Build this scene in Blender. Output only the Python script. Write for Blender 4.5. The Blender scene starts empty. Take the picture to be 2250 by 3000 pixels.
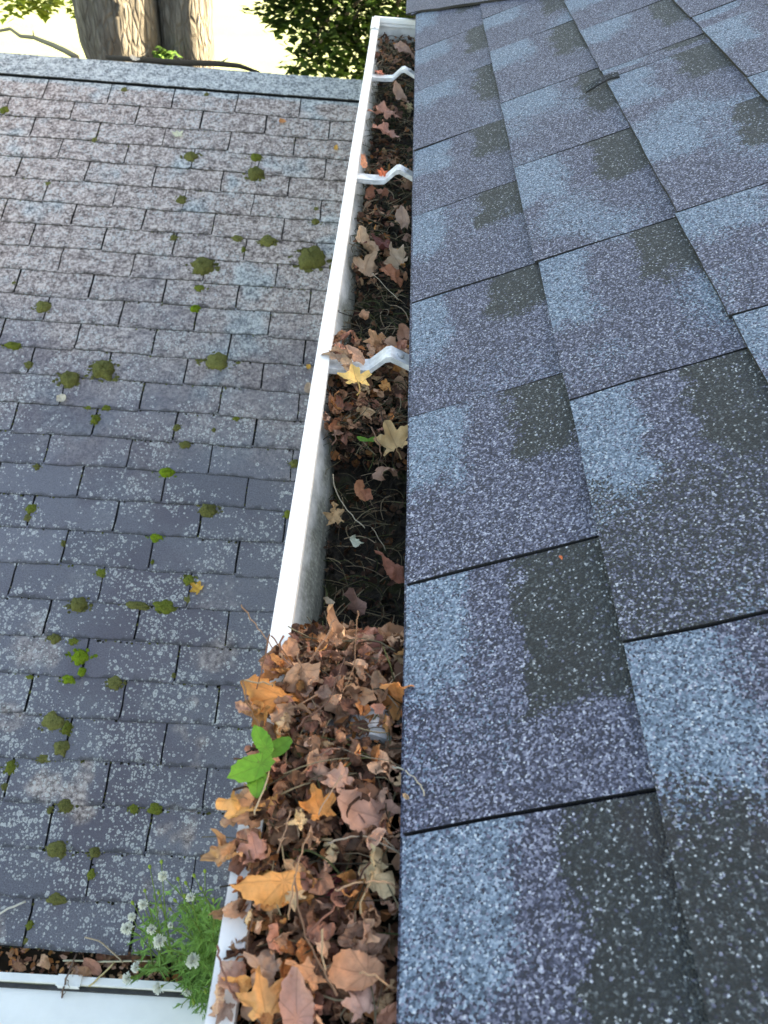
import bpy, math, random
import numpy as np
from mathutils import Vector, Matrix, noise

SC = bpy.context.scene
COL = SC.collection
R = math.radians

# ------------------------------------------------------------------ camera
PITCH, YAW, ROLL = 0.7357, 0.0258, 0.0857
FPX = 2520.0                        # focal length in pixels of the 2250 x 3000 photograph
CAM = np.array([-0.037, 0.0, 0.537])
_f = np.array([math.sin(YAW)*math.cos(PITCH), math.cos(YAW)*math.cos(PITCH), -math.sin(PITCH)])
_r0 = np.array([math.cos(YAW), -math.sin(YAW), 0.0])
_u0 = np.cross(_r0, _f)
_r = math.cos(ROLL)*_r0 + math.sin(ROLL)*_u0
_u = -math.sin(ROLL)*_r0 + math.cos(ROLL)*_u0
cd = bpy.data.cameras.new('camera')
cd.sensor_fit = 'VERTICAL'
cd.sensor_height = 4.8
cd.sensor_width = 3.6
cd.lens = FPX/3000*4.8
cd.clip_start = 0.02
cd.clip_end = 400
cd.dof.use_dof = True
cd.dof.focus_distance = 1.05
cd.dof.aperture_fstop = 1.9
cam = bpy.data.objects.new('camera', cd)
COL.objects.link(cam)
cam.matrix_world = Matrix(((_r[0], _u[0], -_f[0], CAM[0]), (_r[1], _u[1], -_f[1], CAM[1]),
                           (_r[2], _u[2], -_f[2], CAM[2]), (0, 0, 0, 1)))
SC.camera = cam

# ------------------------------------------------------------------ light
SUN_EL, SUN_AZ = R(21.5), R(14)       # azimuth counted from +X towards +Y
world = bpy.data.worlds.new('World')
SC.world = world
world.use_nodes = True
wn = world.node_tree
wn.nodes.clear()
sky = wn.nodes.new('ShaderNodeTexSky')
sky.sky_type = 'NISHITA'
sky.sun_disc = False
sky.sun_elevation = SUN_EL
sky.sun_rotation = math.pi/2 - SUN_AZ
sky.air_density = 1.0
sky.dust_density = 1.5
bg = wn.nodes.new('ShaderNodeBackground')
bg.inputs['Strength'].default_value = 0.09
wo = wn.nodes.new('ShaderNodeOutputWorld')
wn.links.new(sky.outputs[0], bg.inputs[0])
wn.links.new(bg.outputs[0], wo.inputs[0])
sd = bpy.data.lights.new('sun', 'SUN')
sd.energy = 5.0
sd.angle = R(0.53)
sd.color = (1.0, 0.93, 0.82)
sun = bpy.data.objects.new('sun', sd)
COL.objects.link(sun)
to_sun = Vector((math.cos(SUN_EL)*math.cos(SUN_AZ), math.cos(SUN_EL)*math.sin(SUN_AZ), math.sin(SUN_EL)))
sun.rotation_euler = to_sun.to_track_quat('Z', 'Y').to_euler()
sun.location = (6, 3, 6)

SC.view_settings.view_transform = 'Standard'
SC.view_settings.look = 'None'
SC.view_settings.gamma = 1.0
SC.view_settings.exposure = 3.2
SC.view_settings.use_white_balance = True      # the phone balanced for open shade
SC.view_settings.white_balance_temperature = 8600
SC.view_settings.white_balance_tint = 10
SC.render.engine = 'CYCLES'
SC.cycles.max_bounces = 5
SC.cycles.diffuse_bounces = 3
SC.cycles.glossy_bounces = 2
SC.cycles.transmission_bounces = 3

# ------------------------------------------------------------------ geometry of the place
TH = R(24.59)                       # pitch of the main roof
SX, SZ = math.cos(TH), math.sin(TH)
GZ = -5.0                           # ground level
LM = math.atan(0.3715)              # pitch of the wing roof
LO = np.array([-1.503, 0.956, -2.110])
LUX = np.array([0.99999, 0.0041, 0.0])
LUY = np.array([-0.0038, math.cos(LM), math.sin(LM)])
LN = np.cross(LUX, LUY)
CL = 0.1324                         # course height on the wing roof
NCL = 28
LIPZ, LIPO, LIPI = -0.022, -0.1102, -0.0947


def ray(x, y):
    return _f + _r*(x-1125)/FPX - _u*(y-1500)/FPX


def at_z(x, y, z):
    d = ray(x, y)
    return CAM + d*(z-CAM[2])/d[2]


def at_y(x, y, Y):
    d = ray(x, y)
    return CAM + d*Y/d[1]


def at_wing(x, y):
    d = ray(x, y)
    P = CAM + d*((LO-CAM) @ LN)/(d @ LN)
    return (P-LO) @ LUX, (P-LO) @ LUY


def wing_point(a, b, h=0.0):
    return LO + LUX*a + LUY*b + LN*h


def roof_point(s, y, h=0.0):
    return np.array([s*SX - h*SZ, y, s*SZ + h*SX])


# ------------------------------------------------------------------ object helpers
class MB:
    """collects vertices / faces with a uv, a colour and a second colour per vertex"""

    def __init__(self):
        self.v, self.f, self.uv, self.c, self.t = [], [], [], [], []

    def add(self, vs, fs, uv=None, c=None, t=None):
        n = len(self.v)
        self.v.extend([tuple(map(float, p)) for p in vs])
        k = len(vs)
        self.uv.extend(uv if uv is not None else [(0, 0)]*k)
        self.c.extend(c if isinstance(c, list) else [c or (1, 1, 1)]*k)
        self.t.extend(t if isinstance(t, list) else [t or (0, 0, 0)]*k)
        self.f.extend([tuple(i+n for i in q) for q in fs])

    def mesh(self, name, mat, smooth=False, origin=None):
        me = bpy.data.meshes.new(name)
        V = self.v
        if origin is not None:
            V = [(p[0]-origin[0], p[1]-origin[1], p[2]-origin[2]) for p in V]
        me.from_pydata(V, [], self.f)
        li = np.empty(len(me.loops), dtype=np.int32)
        me.loops.foreach_get('vertex_index', li)
        uvl = me.uv_layers.new(name='uv')
        uvl.data.foreach_set('uv', np.array(self.uv, dtype=np.float32)[li].ravel())
        for nm, arr in (('Col', self.c), ('Tab', self.t)):
            a = me.attributes.new(nm, 'FLOAT_COLOR', 'POINT')
            A = np.ones((len(V), 4), dtype=np.float32)
            A[:, :3] = np.array(arr, dtype=np.float32)
            a.data.foreach_set('color', A.ravel())
        if smooth:
            me.polygons.foreach_set('use_smooth', np.ones(len(me.polygons), dtype=bool))
        if mat:
            me.materials.append(mat)
        me.update()
        return me

    def build(self, name, mat, parent=None, smooth=False, origin=None):
        me = self.mesh(name, mat, smooth, origin)
        o = bpy.data.objects.new(name, me)
        COL.objects.link(o)
        if origin is not None:
            o.location = origin
        if parent is not None:
            o.parent = parent
            if origin is not None:
                o.location = Vector(origin) - parent.matrix_basis.translation
        return o


def tag(o, label=None, cat=None, group=None, kind=None):
    if label:
        o['label'] = label
    if cat:
        o['category'] = cat
    if group:
        o['group'] = group
    if kind:
        o['kind'] = kind
    return o


def empty(name, loc=(0, 0, 0)):
    o = bpy.data.objects.new(name, None)
    o.empty_display_size = 0.1
    COL.objects.link(o)
    o.location = loc
    return o


def quad_box(mb, c, h, c0=None):
    x, y, z = c
    a, b, d = h
    vs = [(x-a, y-b, z-d), (x+a, y-b, z-d), (x+a, y+b, z-d), (x-a, y+b, z-d),
          (x-a, y-b, z+d), (x+a, y-b, z+d), (x+a, y+b, z+d), (x-a, y+b, z+d)]
    mb.add(vs, [(3, 2, 1, 0), (4, 5, 6, 7), (0, 1, 5, 4), (1, 2, 6, 5), (2, 3, 7, 6), (3, 0, 4, 7)],
           uv=[(p[0], p[1]) for p in vs], c=c0)


def tube(mb, pts, rad, seg=5, c=None, cap=True):
    """a tapering tube through pts; rad = one radius per point"""
    P = [Vector(p) for p in pts]
    n = len(P)
    rr = rad if isinstance(rad, (list, tuple)) else [rad]*n
    d0 = (P[1]-P[0]).normalized()
    ref = Vector((0, 0, 1)) if abs(d0.z) < 0.9 else Vector((1, 0, 0))
    vs = []
    side = d0.cross(ref).normalized()
    for i in range(n):
        d = (P[min(i+1, n-1)]-P[max(i-1, 0)]).normalized()
        side = (side - d*side.dot(d)).normalized()
        up = d.cross(side)
        for k in range(seg):
            a = 2*math.pi*k/seg
            vs.append(P[i] + side*math.cos(a)*rr[i] + up*math.sin(a)*rr[i])
    fs = []
    for i in range(n-1):
        for k in range(seg):
            k2 = (k+1) % seg
            fs.append((i*seg+k, i*seg+k2, (i+1)*seg+k2, (i+1)*seg+k))
    if cap:
        fs.append(tuple(range(seg))[::-1])
        fs.append(tuple((n-1)*seg+k for k in range(seg)))
    uv = [(k/seg, i/max(1, n-1)) for i in range(n) for k in range(seg)]
    mb.add(vs, fs, uv=uv, c=c)


def extrude_profile(mb, prof, ys, thick, wob=0.0, c=None, flip=1):
    """a thin sheet: the polyline prof (x, z) given a thickness and run along y"""
    n = len(prof)
    nor = []
    for i in range(n):
        a = Vector(prof[max(i-1, 0)])
        b = Vector(prof[min(i+1, n-1)])
        d = (b-a).normalized()
        nor.append(Vector((-d.y, d.x))*flip)
    loop = [Vector(p) for p in prof] + [Vector(prof[i]) + nor[i]*thick for i in range(n-1, -1, -1)]
    m = len(loop)
    vs, uv = [], []
    for j, y in enumerate(ys):
        for i, p in enumerate(loop):
            dx = wob*noise.noise((y*1.7, 3.1, p.y*3)) if wob else 0
            vs.append((p.x+dx, y, p.y + (wob*0.6*noise.noise((y*1.3, 9.1, 0)) if wob else 0)))
            uv.append((y, i/m))
    fs = []
    for j in range(len(ys)-1):
        for i in range(m):
            i2 = (i+1) % m
            fs.append((j*m+i, j*m+i2, (j+1)*m+i2, (j+1)*m+i))
    for i in range(n-1):
        fs.append((i, m-1-i, m-2-i, i+1))
        q = (len(ys)-1)*m
        fs.append((q+i, q+i+1, q+m-2-i, q+m-1-i))
    mb.add(vs, fs, uv=uv, c=c)


# ------------------------------------------------------------------ material helpers
class NT:
    def __init__(self, name):
        self.m = bpy.data.materials.new(name)
        self.m.use_nodes = True
        self.t = self.m.node_tree
        self.t.nodes.clear()
        self.out = self.t.nodes.new('ShaderNodeOutputMaterial')

    def n(self, typ, ins=None, **kw):
        nd = self.t.nodes.new('ShaderNode'+typ)
        for k, v in kw.items():
            setattr(nd, k, v)
        for k, v in (ins or {}).items():
            self.set(nd, k, v)
        return nd

    def set(self, nd, k, v):
        s = nd.inputs[k]
        if isinstance(v, bpy.types.Node):
            v = v.outputs[0]
        if isinstance(v, bpy.types.NodeSocket):
            self.t.links.new(v, s)
        else:
            s.default_value = v

    def math(self, op, a, b=0.0, c=None, clamp=False):
        nd = self.n('Math', operation=op, use_clamp=clamp)
        self.set(nd, 0, a)
        self.set(nd, 1, b)
        if c is not None:
            self.set(nd, 2, c)
        return nd.outputs[0]

    def mix(self, f, a, b, blend='MIX'):
        nd = self.n('Mix', data_type='RGBA', blend_type=blend)
        self.set(nd, 0, f)
        self.set(nd, 6, a if not isinstance(a, tuple) else tuple(a)+(1,) if len(a) == 3 else a)
        self.set(nd, 7, b if not isinstance(b, tuple) else tuple(b)+(1,) if len(b) == 3 else b)
        return nd.outputs[2]

    def step(self, v, lo, hi):
        nd = self.n('MapRange', interpolation_type='SMOOTHSTEP')
        self.set(nd, 0, v)
        nd.inputs[1].default_value = lo
        nd.inputs[2].default_value = hi
        nd.inputs[3].default_value = 0
        nd.inputs[4].default_value = 1
        return nd.outputs[0]

    def noise(self, vec, scale, detail=2.0, rough=0.5):
        nd = self.n('TexNoise')
        self.set(nd, 'Vector', vec)
        nd.inputs['Scale'].default_value = scale
        nd.inputs['Detail'].default_value = detail
        nd.inputs['Roughness'].default_value = rough
        return nd

    def vor(self, vec, scale, feature='F1', rnd=1.0):
        nd = self.n('TexVoronoi', feature=feature)
        self.set(nd, 'Vector', vec)
        nd.inputs['Scale'].default_value = scale
        if 'Randomness' in nd.inputs:
            nd.inputs['Randomness'].default_value = rnd
        return nd

    def bsdf(self, color, rough=0.8, spec=0.3, bump=None, bstr=0.3, bdist=0.002, metal=0.0):
        b = self.n('BsdfPrincipled')
        self.set(b, 'Base Color', color if not (isinstance(color, tuple) and len(color) == 3) else tuple(color)+(1,))
        self.set(b, 'Roughness', rough)
        b.inputs['Specular IOR Level'].default_value = spec
        b.inputs['Metallic'].default_value = metal
        if bump is not None:
            bp = self.n('Bump')
            bp.inputs['Strength'].default_value = bstr
            bp.inputs['Distance'].default_value = bdist
            self.set(bp, 'Height', bump)
            self.t.links.new(bp.outputs[0], b.inputs['Normal'])
        return b

    def done(self, shader):
        self.t.links.new(shader.outputs[0], self.out.inputs[0])
        return self.m

    def sep(self, v):
        nd = self.n('SeparateXYZ')
        self.set(nd, 0, v)
        return nd.outputs


def ramp(k, fac, stops):
    nd = k.n('ValToRGB')
    k.set(nd, 0, fac)
    cr = nd.color_ramp
    while len(cr.elements) < len(stops):
        cr.elements.new(0.5)
    for e, (p, c) in zip(cr.elements, stops):
        e.position = p
        e.color = tuple(c)+(1,)
    return nd.outputs[0]


M = {}


def mat_main_shingle():
    k = NT('slate_blue_granules')
    uv = k.n('UVMap', uv_map='uv').outputs[0]
    tab = k.n('Attribute', attribute_name='Tab').outputs['Color']
    tu, tv, tr = k.sep(tab)
    cx_, cy_, cz_ = k.sep(k.n('Attribute', attribute_name='Col').outputs['Color'])
    wob = k.noise(uv, 26, 2, .6)
    wr, wg, wb_ = k.sep(wob.outputs['Color'])
    w1 = k.math('MULTIPLY', k.math('SUBTRACT', wr, .5), .40)
    w2 = k.math('MULTIPLY', k.math('SUBTRACT', wg, .5), .40)
    u1 = k.math('ADD', tu, w1)
    v1 = k.math('ADD', tv, w2)
    trs = k.math('MULTIPLY', k.math('SUBTRACT', tr, .5), .26)
    # pale blend by the far joint on the butt side; dark blend beside it, higher up the tab
    pale = k.math('MULTIPLY', k.math('SUBTRACT', 1, k.step(k.math('SUBTRACT', u1, trs), .34, .52)),
                  k.math('SUBTRACT', 1, k.step(k.math('ADD', v1, trs), .32, .48)))
    big = k.noise(uv, 4.5, 2, .5)
    pale = k.math('MAXIMUM', pale, k.math('MULTIPLY', k.step(big.outputs[0], .52, .66), k.math('MULTIPLY', cy_, .80)))
    u2 = k.math('SUBTRACT', k.math('ADD', u1, trs), k.math('MULTIPLY', cx_, .7))
    v2 = k.math('ADD', k.math('ADD', v1, k.math('MULTIPLY', trs, .7)), k.math('MULTIPLY', cx_, .10))
    dark = k.math('MULTIPLY', k.math('SUBTRACT', 1, k.step(u2, .48, .60)), k.step(v2, .60, .68))
    dark = k.math('MAXIMUM', dark, k.math('MULTIPLY', k.step(u1, .36, .54), cz_))
    # granules: each takes one of three blends
    g = k.vor(uv, 640)
    gr, gg, gb = k.sep(g.outputs['Color'])
    clus = k.noise(uv, 230, 1, .6)
    val = k.math('ADD', k.math('MULTIPLY', gr, .70), k.math('MULTIPLY', clus.outputs[0], .46))
    base = ramp(k, val, [(.28, (.012, .014, .026)), (.52, (.025, .029, .054)), (.65, (.062, .068, .111)), (.82, (.145, .154, .217)), (.98, (.30, .32, .40))])
    palec = ramp(k, val, [(.28, (.036, .058, .088)), (.55, (.094, .138, .195)), (.80, (.175, .235, .310)), (.97, (.32, .38, .45))])
    darkc = ramp(k, val, [(.40, (.007, .0095, .0115)), (.74, (.017, .022, .026)), (.88, (.058, .068, .076)), (.99, (.25, .27, .29))])
    warm = k.step(k.noise(uv, 9, 1, .5).outputs[0], .56, .68)
    darkc = k.mix(k.math('MULTIPLY', k.math('MULTIPLY', warm, cx_), .5), darkc, (.026, .015, .019))
    base = k.mix(k.math('LESS_THAN', gg, k.math('MULTIPLY', pale, .84)), base, palec)
    base = k.mix(k.math('LESS_THAN', gb, k.math('MULTIPLY', dark, .97)), base, darkc)
    base = k.mix(k.math('LESS_THAN', tr, -.5), base, (.016, .017, .019))
    fleck = k.math('MULTIPLY', k.math('MULTIPLY', k.math('GREATER_THAN', gr, .965), k.math('GREATER_THAN', tr, -.5)), k.math('LESS_THAN', g.outputs['Distance'], .42))
    base = k.mix(k.math('MULTIPLY', fleck, .8), base, (.46, .49, .53))
    hgt = k.math('SUBTRACT', 1, g.outputs['Distance'])
    b = k.bsdf(base, rough=.68, spec=.4, bump=hgt, bstr=.7, bdist=.0012)
    return k.done(b)


def mat_wing_shingle():
    k = NT('weathered_lichened_granules')
    uv = k.n('UVMap', uv_map='uv').outputs[0]
    ux_, vy_, _z = k.sep(uv)
    cr, cg, cb = k.sep(k.n('Attribute', attribute_name='Col').outputs['Color'])
    n1 = k.noise(uv, 260, 3, .75)
    n4 = k.noise(uv, 70, 4, .78)
    n2 = k.noise(uv, 2.6, 3, .6)
    nr, ng, nb_ = k.sep(n2.outputs['Color'])
    n3 = k.noise(uv, 24, 2, .6)
    up = k.step(k.math('ADD', vy_, k.math('MULTIPLY', k.math('SUBTRACT', nr, .5), 1.6)), 1.35, 2.9)
    g0 = k.math('ADD', k.math('ADD', k.math('MULTIPLY', n1.outputs[0], .72), k.math('MULTIPLY', n4.outputs[0], .16)), k.math('MULTIPLY', cr, .10))
    base = ramp(k, g0, [(.22, (.040, .040, .052)), (.40, (.098, .098, .122)), (.56, (.162, .163, .195)), (.78, (.29, .295, .33))])
    base = k.mix(k.math('MULTIPLY', k.step(k.math('ADD', nb_, k.math('MULTIPLY', cb, .12)), .50, .66), .40), base, (.075, .060, .082))
    # film of grey-brown lichen crust towards the ridge
    crust = k.math('ADD', k.math('ADD', k.math('MULTIPLY', n4.outputs[0], .58), k.math('MULTIPLY', n3.outputs[0], .24)), k.math('MULTIPLY', n1.outputs[0], .22))
    warmc = ramp(k, crust, [(.40, (.034, .026, .024)), (.46, (.138, .109, .101)), (.52, (.31, .250, .236)), (.585, (.59, .515, .485))])
    coolc = ramp(k, crust, [(.40, (.040, .045, .050)), (.46, (.135, .150, .162)), (.52, (.29, .31, .325)), (.585, (.58, .60, .60))])
    cool = k.step(k.math('ADD', k.math('ADD', ng, k.math('MULTIPLY', k.math('SUBTRACT', cg, .5), .07)), k.math('MULTIPLY', k.step(vy_, 3.66, 3.72), .30)), .55, .66)
    crustc = k.mix(cool, warmc, coolc)
    low = k.math('SUBTRACT', 1, k.step(vy_, .50, 1.35))
    tan = k.step(k.noise(uv, 3.6, 3, .6).outputs[0], .54, .64)
    film = k.math('MAXIMUM', k.math('MULTIPLY', up, .92), k.math('MULTIPLY', k.math('MULTIPLY', tan, low), .72))
    base = k.mix(film, base, crustc)
    # pale rosettes in colonies
    cl = k.noise(uv, 4.2, 4, .7)
    dens = k.math('ADD', k.math('MULTIPLY', k.math('SUBTRACT', cl.outputs[0], .5), 5.2), k.math('ADD', .27, k.math('ADD', k.math('MULTIPLY', low, .38), k.math('MULTIPLY', up, .12))))
    dens = k.math('ADD', dens, k.math('ADD', k.math('MULTIPLY', k.math('SUBTRACT', cg, .5), .18), k.math('MULTIPLY', k.step(vy_, 3.70, 3.73), .35)), clamp=True)
    tot = None
    wv = k.noise(uv, 150, 1, .6)
    wsc = k.n('VectorMath', {0: wv.outputs['Color'], 'Scale': .0028}, operation='SCALE').outputs[0]
    vv0 = k.n('VectorMath', {0: uv, 1: wsc}, operation='ADD').outputs[0]
    for sc, rad, pw, ring, off in ((34, .25, .36, .72, 0.0), (62, .36, .66, .62, 3.7), (135, .42, .85, .25, 7.1)):
        vv = k.n('VectorMath', {0: vv0, 1: (off, off*1.3, 0)}, operation='ADD').outputs[0]
        vo = k.vor(vv, sc)
        rr = k.sep(vo.outputs['Color'])
        radc = k.math('MULTIPLY', k.math('ADD', .30, rr[0]), rad)
        inside = k.math('LESS_THAN', vo.outputs['Distance'], radc)
        if ring:
            ringin = k.math('LESS_THAN', vo.outputs['Distance'], k.math('MULTIPLY', radc, .55))
            inside = k.math('SUBTRACT', inside, k.math('MULTIPLY', ringin, ring))
        present = k.math('LESS_THAN', rr[1], k.math('MULTIPLY', dens, pw))
        s = k.math('MULTIPLY', inside, present)
        tot = s if tot is None else k.math('MAXIMUM', tot, s)
    ltone = ramp(k, n1.outputs[0], [(.30, (.25, .265, .27)), (.60, (.52, .53, .53))])
    base = k.mix(k.math('MULTIPLY', tot, .80), base, ltone)
    tab = k.n('Attribute', attribute_name='Tab').outputs['Color']
    tu, tv, tr = k.sep(tab)
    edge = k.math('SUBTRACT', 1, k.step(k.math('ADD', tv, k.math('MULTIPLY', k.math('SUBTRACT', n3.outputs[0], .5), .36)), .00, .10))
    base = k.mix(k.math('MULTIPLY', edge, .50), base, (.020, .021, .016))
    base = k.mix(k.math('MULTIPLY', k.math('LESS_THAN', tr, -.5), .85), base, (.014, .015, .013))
    b = k.bsdf(base, rough=.9, spec=.15, bump=k.noise(uv, 240, 1, .5).outputs[0], bstr=.6, bdist=.0024)
    return k.done(b)


def mat_flat(name, c, rough=.85, spec=.2, var=.25, scale=40.0, bstr=.25):
    k = NT(name)
    ob = k.n('TexCoord').outputs['Object']
    n = k.noise(ob, scale, 4, .6)
    f = k.math('SUBTRACT', k.math('MULTIPLY', n.outputs[0], 2), 1)
    lo = tuple(max(0, x*(1-var)) for x in c)
    hi = tuple(min(1, x*(1+var)) for x in c)
    base = ramp(k, n.outputs[0], [(.3, lo), (.7, hi)])
    return k.done(k.bsdf(base, rough=rough, spec=spec, bump=n.outputs[0], bstr=bstr, bdist=.003))


def mat_gutter(name, dirt_lo, dirt_hi):
    """white enamel; algae and grime cling to the inner faces below the lip"""
    k = NT(name)
    geo = k.n('NewGeometry')
    pos = geo.outputs['Position']
    x, y, z = k.sep(pos)
    st = k.n('Mapping', {'Vector': pos, 'Scale': (60, 9, 25)}).outputs[0]
    n1 = k.noise(st, 1.0, 4, .65)
    n2 = k.noise(pos, 240, 3, .7)
    n3 = k.noise(pos, 18, 3, .6)
    d = k.math('ADD', k.math('MULTIPLY', k.step(k.math('MULTIPLY', z, -1), -dirt_hi, -dirt_lo), 1.0),
               k.math('MULTIPLY', k.math('SUBTRACT', n1.outputs[0], .5), .9))
    inside = k.step(x, -.1100, -.1070)
    d = k.math('MULTIPLY', k.step(d, .15, 1.0), inside)
    d = k.math('ADD', d, k.math('MULTIPLY', k.math('MULTIPLY', inside, k.step(k.math('MULTIPLY', z, -1), .028, .034)), k.math('MULTIPLY', k.step(n3.outputs[0], .35, .75), .4)), clamp=True)
    grime = ramp(k, n2.outputs[0], [(.3, (.06, .062, .042)), (.55, (.17, .17, .13)), (.75, (.33, .33, .28))])
    top = k.math('MULTIPLY', k.step(n3.outputs[0], .60, .80), .35)
    base = k.mix(k.math('MULTIPLY', top, k.step(n2.outputs[0], .5, .62)), (.80, .80, .79), (.50, .47, .40))
    base = k.mix(k.math('MULTIPLY', d, .92), base, grime)
    r = k.math('ADD', k.math('MULTIPLY', d, .45), .38)
    return k.done(k.bsdf(base, rough=r, spec=.4, bump=n2.outputs[0], bstr=.12, bdist=.001))


def mat_leaf(name, trans=.22, gloss=.25):
    k = NT(name)
    uv = k.n('UVMap', uv_map='uv').outputs[0]
    col = k.n('Attribute', attribute_name='Col').outputs['Color']
    u_, v_, _z = k.sep(uv)
    vv = k.math('ADD', v_, .42)
    ang = k.math('ABSOLUTE', k.math('ARCTAN2', u_, vv))
    dist = k.math('SQRT', k.math('ADD', k.math('MULTIPLY', u_, u_), k.math('MULTIPLY', vv, vv)))
    d = k.math('MULTIPLY', k.math('PINGPONG', ang, .36), dist)
    a0 = k.math('MULTIPLY', ang, dist)
    vein = k.math('SUBTRACT', 1, k.step(d, .012, .035))
    side = k.math('PINGPONG', k.math('ADD', k.math('SUBTRACT', dist, k.math('MULTIPLY', k.math('PINGPONG', ang, .36), 1.0)), .05), .09)
    vein2 = k.math('MULTIPLY', k.math('SUBTRACT', 1, k.step(side, .004, .018)), .4)
    vein = k.math('MAXIMUM', vein, vein2)
    n = k.noise(uv, 4.0, 4, .65)
    ob = k.n('ObjectInfo').outputs['Random']
    n2 = k.n('TexNoise', noise_dimensions='4D')
    k.set(n2, 'Vector', uv)
    k.set(n2, 'W', k.math('MULTIPLY', ob, 50.0))
    n2.inputs['Scale'].default_value = 2.6
    n2.inputs['Detail'].default_value = 4
    f = k.math('ADD', .55, k.math('MULTIPLY', n2.outputs[0], .85))
    c1 = k.mix(1.0, col, k.n('CombineXYZ', {0: f, 1: f, 2: f}).outputs[0], 'MULTIPLY')
    spots = k.step(k.noise(uv, 16, 3, .7).outputs[0], .62, .72)
    c1 = k.mix(k.math('MULTIPLY', spots, .45), c1, (.045, .022, .012))
    c1 = k.mix(k.math('MULTIPLY', vein, .40), c1, k.mix(.5, c1, (.10, .05, .03)))
    hb = k.math('ADD', k.math('MULTIPLY', vein, -.6), n.outputs[0])
    p = k.bsdf(c1, rough=.62, spec=gloss, bump=hb, bstr=.5, bdist=.0012)
    tr = k.n('BsdfTranslucent')
    k.set(tr, 0, c1)
    mx = k.n('MixShader')
    mx.inputs[0].default_value = trans
    k.t.links.new(p.outputs[0], mx.inputs[1])
    k.t.links.new(tr.outputs[0], mx.inputs[2])
    return k.done(mx)


def mat_vcol(name, rough=.8, spec=.2, trans=0.0, scale=300.0, var=.5):
    k = NT(name)
    col = k.n('Attribute', attribute_name='Col').outputs['Color']
    ob = k.n('TexCoord').outputs['Object']
    n = k.noise(ob, scale, 3, .6)
    f = k.math('ADD', 1-var/2, k.math('MULTIPLY', n.outputs[0], var))
    c1 = k.mix(1.0, col, k.n('CombineXYZ', {0: f, 1: f, 2: f}).outputs[0], 'MULTIPLY')
    p = k.bsdf(c1, rough=rough, spec=spec, bump=n.outputs[0], bstr=.3, bdist=.001)
    if trans <= 0:
        return k.done(p)
    tr = k.n('BsdfTranslucent')
    k.set(tr, 0, c1)
    mx = k.n('MixShader')
    mx.inputs[0].default_value = trans
    k.t.links.new(p.outputs[0], mx.inputs[1])
    k.t.links.new(tr.outputs[0], mx.inputs[2])
    return k.done(mx)


def mat_humus():
    k = NT('wet_leaf_mould')
    ob = k.n('TexCoord').outputs['Object']
    n = k.noise(ob, 130, 5, .7)
    n2 = k.noise(ob, 14, 3, .6)
    base = ramp(k, n.outputs[0], [(.30, (.006, .005, .004)), (.52, (.020, .015, .010)), (.75, (.055, .042, .028))])
    base = k.mix(k.math('MULTIPLY', k.step(n2.outputs[0], .50, .60), .65), base, (.040, .046, .014))
    return k.done(k.bsdf(base, rough=.75, spec=.3, bump=n.outputs[0], bstr=.9, bdist=.006))


def mat_moss():
    k = NT('cushion_moss')
    col = k.n('Attribute', attribute_name='Col').outputs['Color']
    ob = k.n('TexCoord').outputs['Object']
    v = k.vor(ob, 330)
    n = k.noise(ob, 90, 3, .6)
    f = k.math('ADD', .15, k.math('ADD', k.math('MULTIPLY', n.outputs[0], .9), k.math('MULTIPLY', k.math('SUBTRACT', 1, v.outputs['Distance']), .6)))
    c1 = k.mix(1.0, col, k.n('CombineXYZ', {0: f, 1: f, 2: f}).outputs[0], 'MULTIPLY')
    c1 = k.mix(k.math('MULTIPLY', k.step(k.noise(ob, 40, 3, .6).outputs[0], .52, .70), .45), c1, (.075, .060, .026))
    h = k.math('ADD', k.math('SUBTRACT', 1, v.outputs['Distance']), n.outputs[0])
    return k.done(k.bsdf(c1, rough=.95, spec=.05, bump=h, bstr=1.0, bdist=.004))


def mat_bark():
    k = NT('furrowed_bark')
    ob = k.n('TexCoord').outputs['Object']
    st = k.n('Mapping', {'Vector': ob, 'Scale': (20, 20, 5)}).outputs[0]
    n = k.noise(st, 1.0, 6, .7)
    n2 = k.noise(ob, 3.0, 3, .6)
    v = k.vor(k.n('Mapping', {'Vector': ob, 'Scale': (24, 24, 6)}).outputs[0], 1.0, 'DISTANCE_TO_EDGE')
    crack = k.step(v.outputs['Distance'], .02, .22)
    base = ramp(k, n.outputs[0], [(.28, (.065, .060, .050)), (.50, (.135, .126, .106)), (.72, (.215, .205, .175))])
    base = k.mix(k.math('MULTIPLY', k.math('SUBTRACT', 1, crack), .30), base, (.040, .034, .026))
    base = k.mix(k.math('MULTIPLY', k.step(n2.outputs[0], .5, .7), .3), base, (.14, .125, .085))
    h = k.math('ADD', n.outputs[0], crack)
    return k.done(k.bsdf(base, rough=.9, spec=.15, bump=h, bstr=.9, bdist=.014))


def mat_lawn():
    k = NT('sunlit_mown_grass')
    ob = k.n('TexCoord').outputs['Object']
    n = k.noise(ob, .35, 4, .6)
    n2 = k.noise(ob, 30, 3, .7)
    base = ramp(k, n.outputs[0], [(.3, (.26, .32, .16)), (.7, (.36, .41, .23))])
    base = k.mix(.3, base, ramp(k, n2.outputs[0], [(.3, (.16, .19, .07)), (.7, (.42, .44, .24))]))
    return k.done(k.bsdf(base, rough=.9, spec=.1, bump=n2.outputs[0], bstr=.6, bdist=.03))


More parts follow.
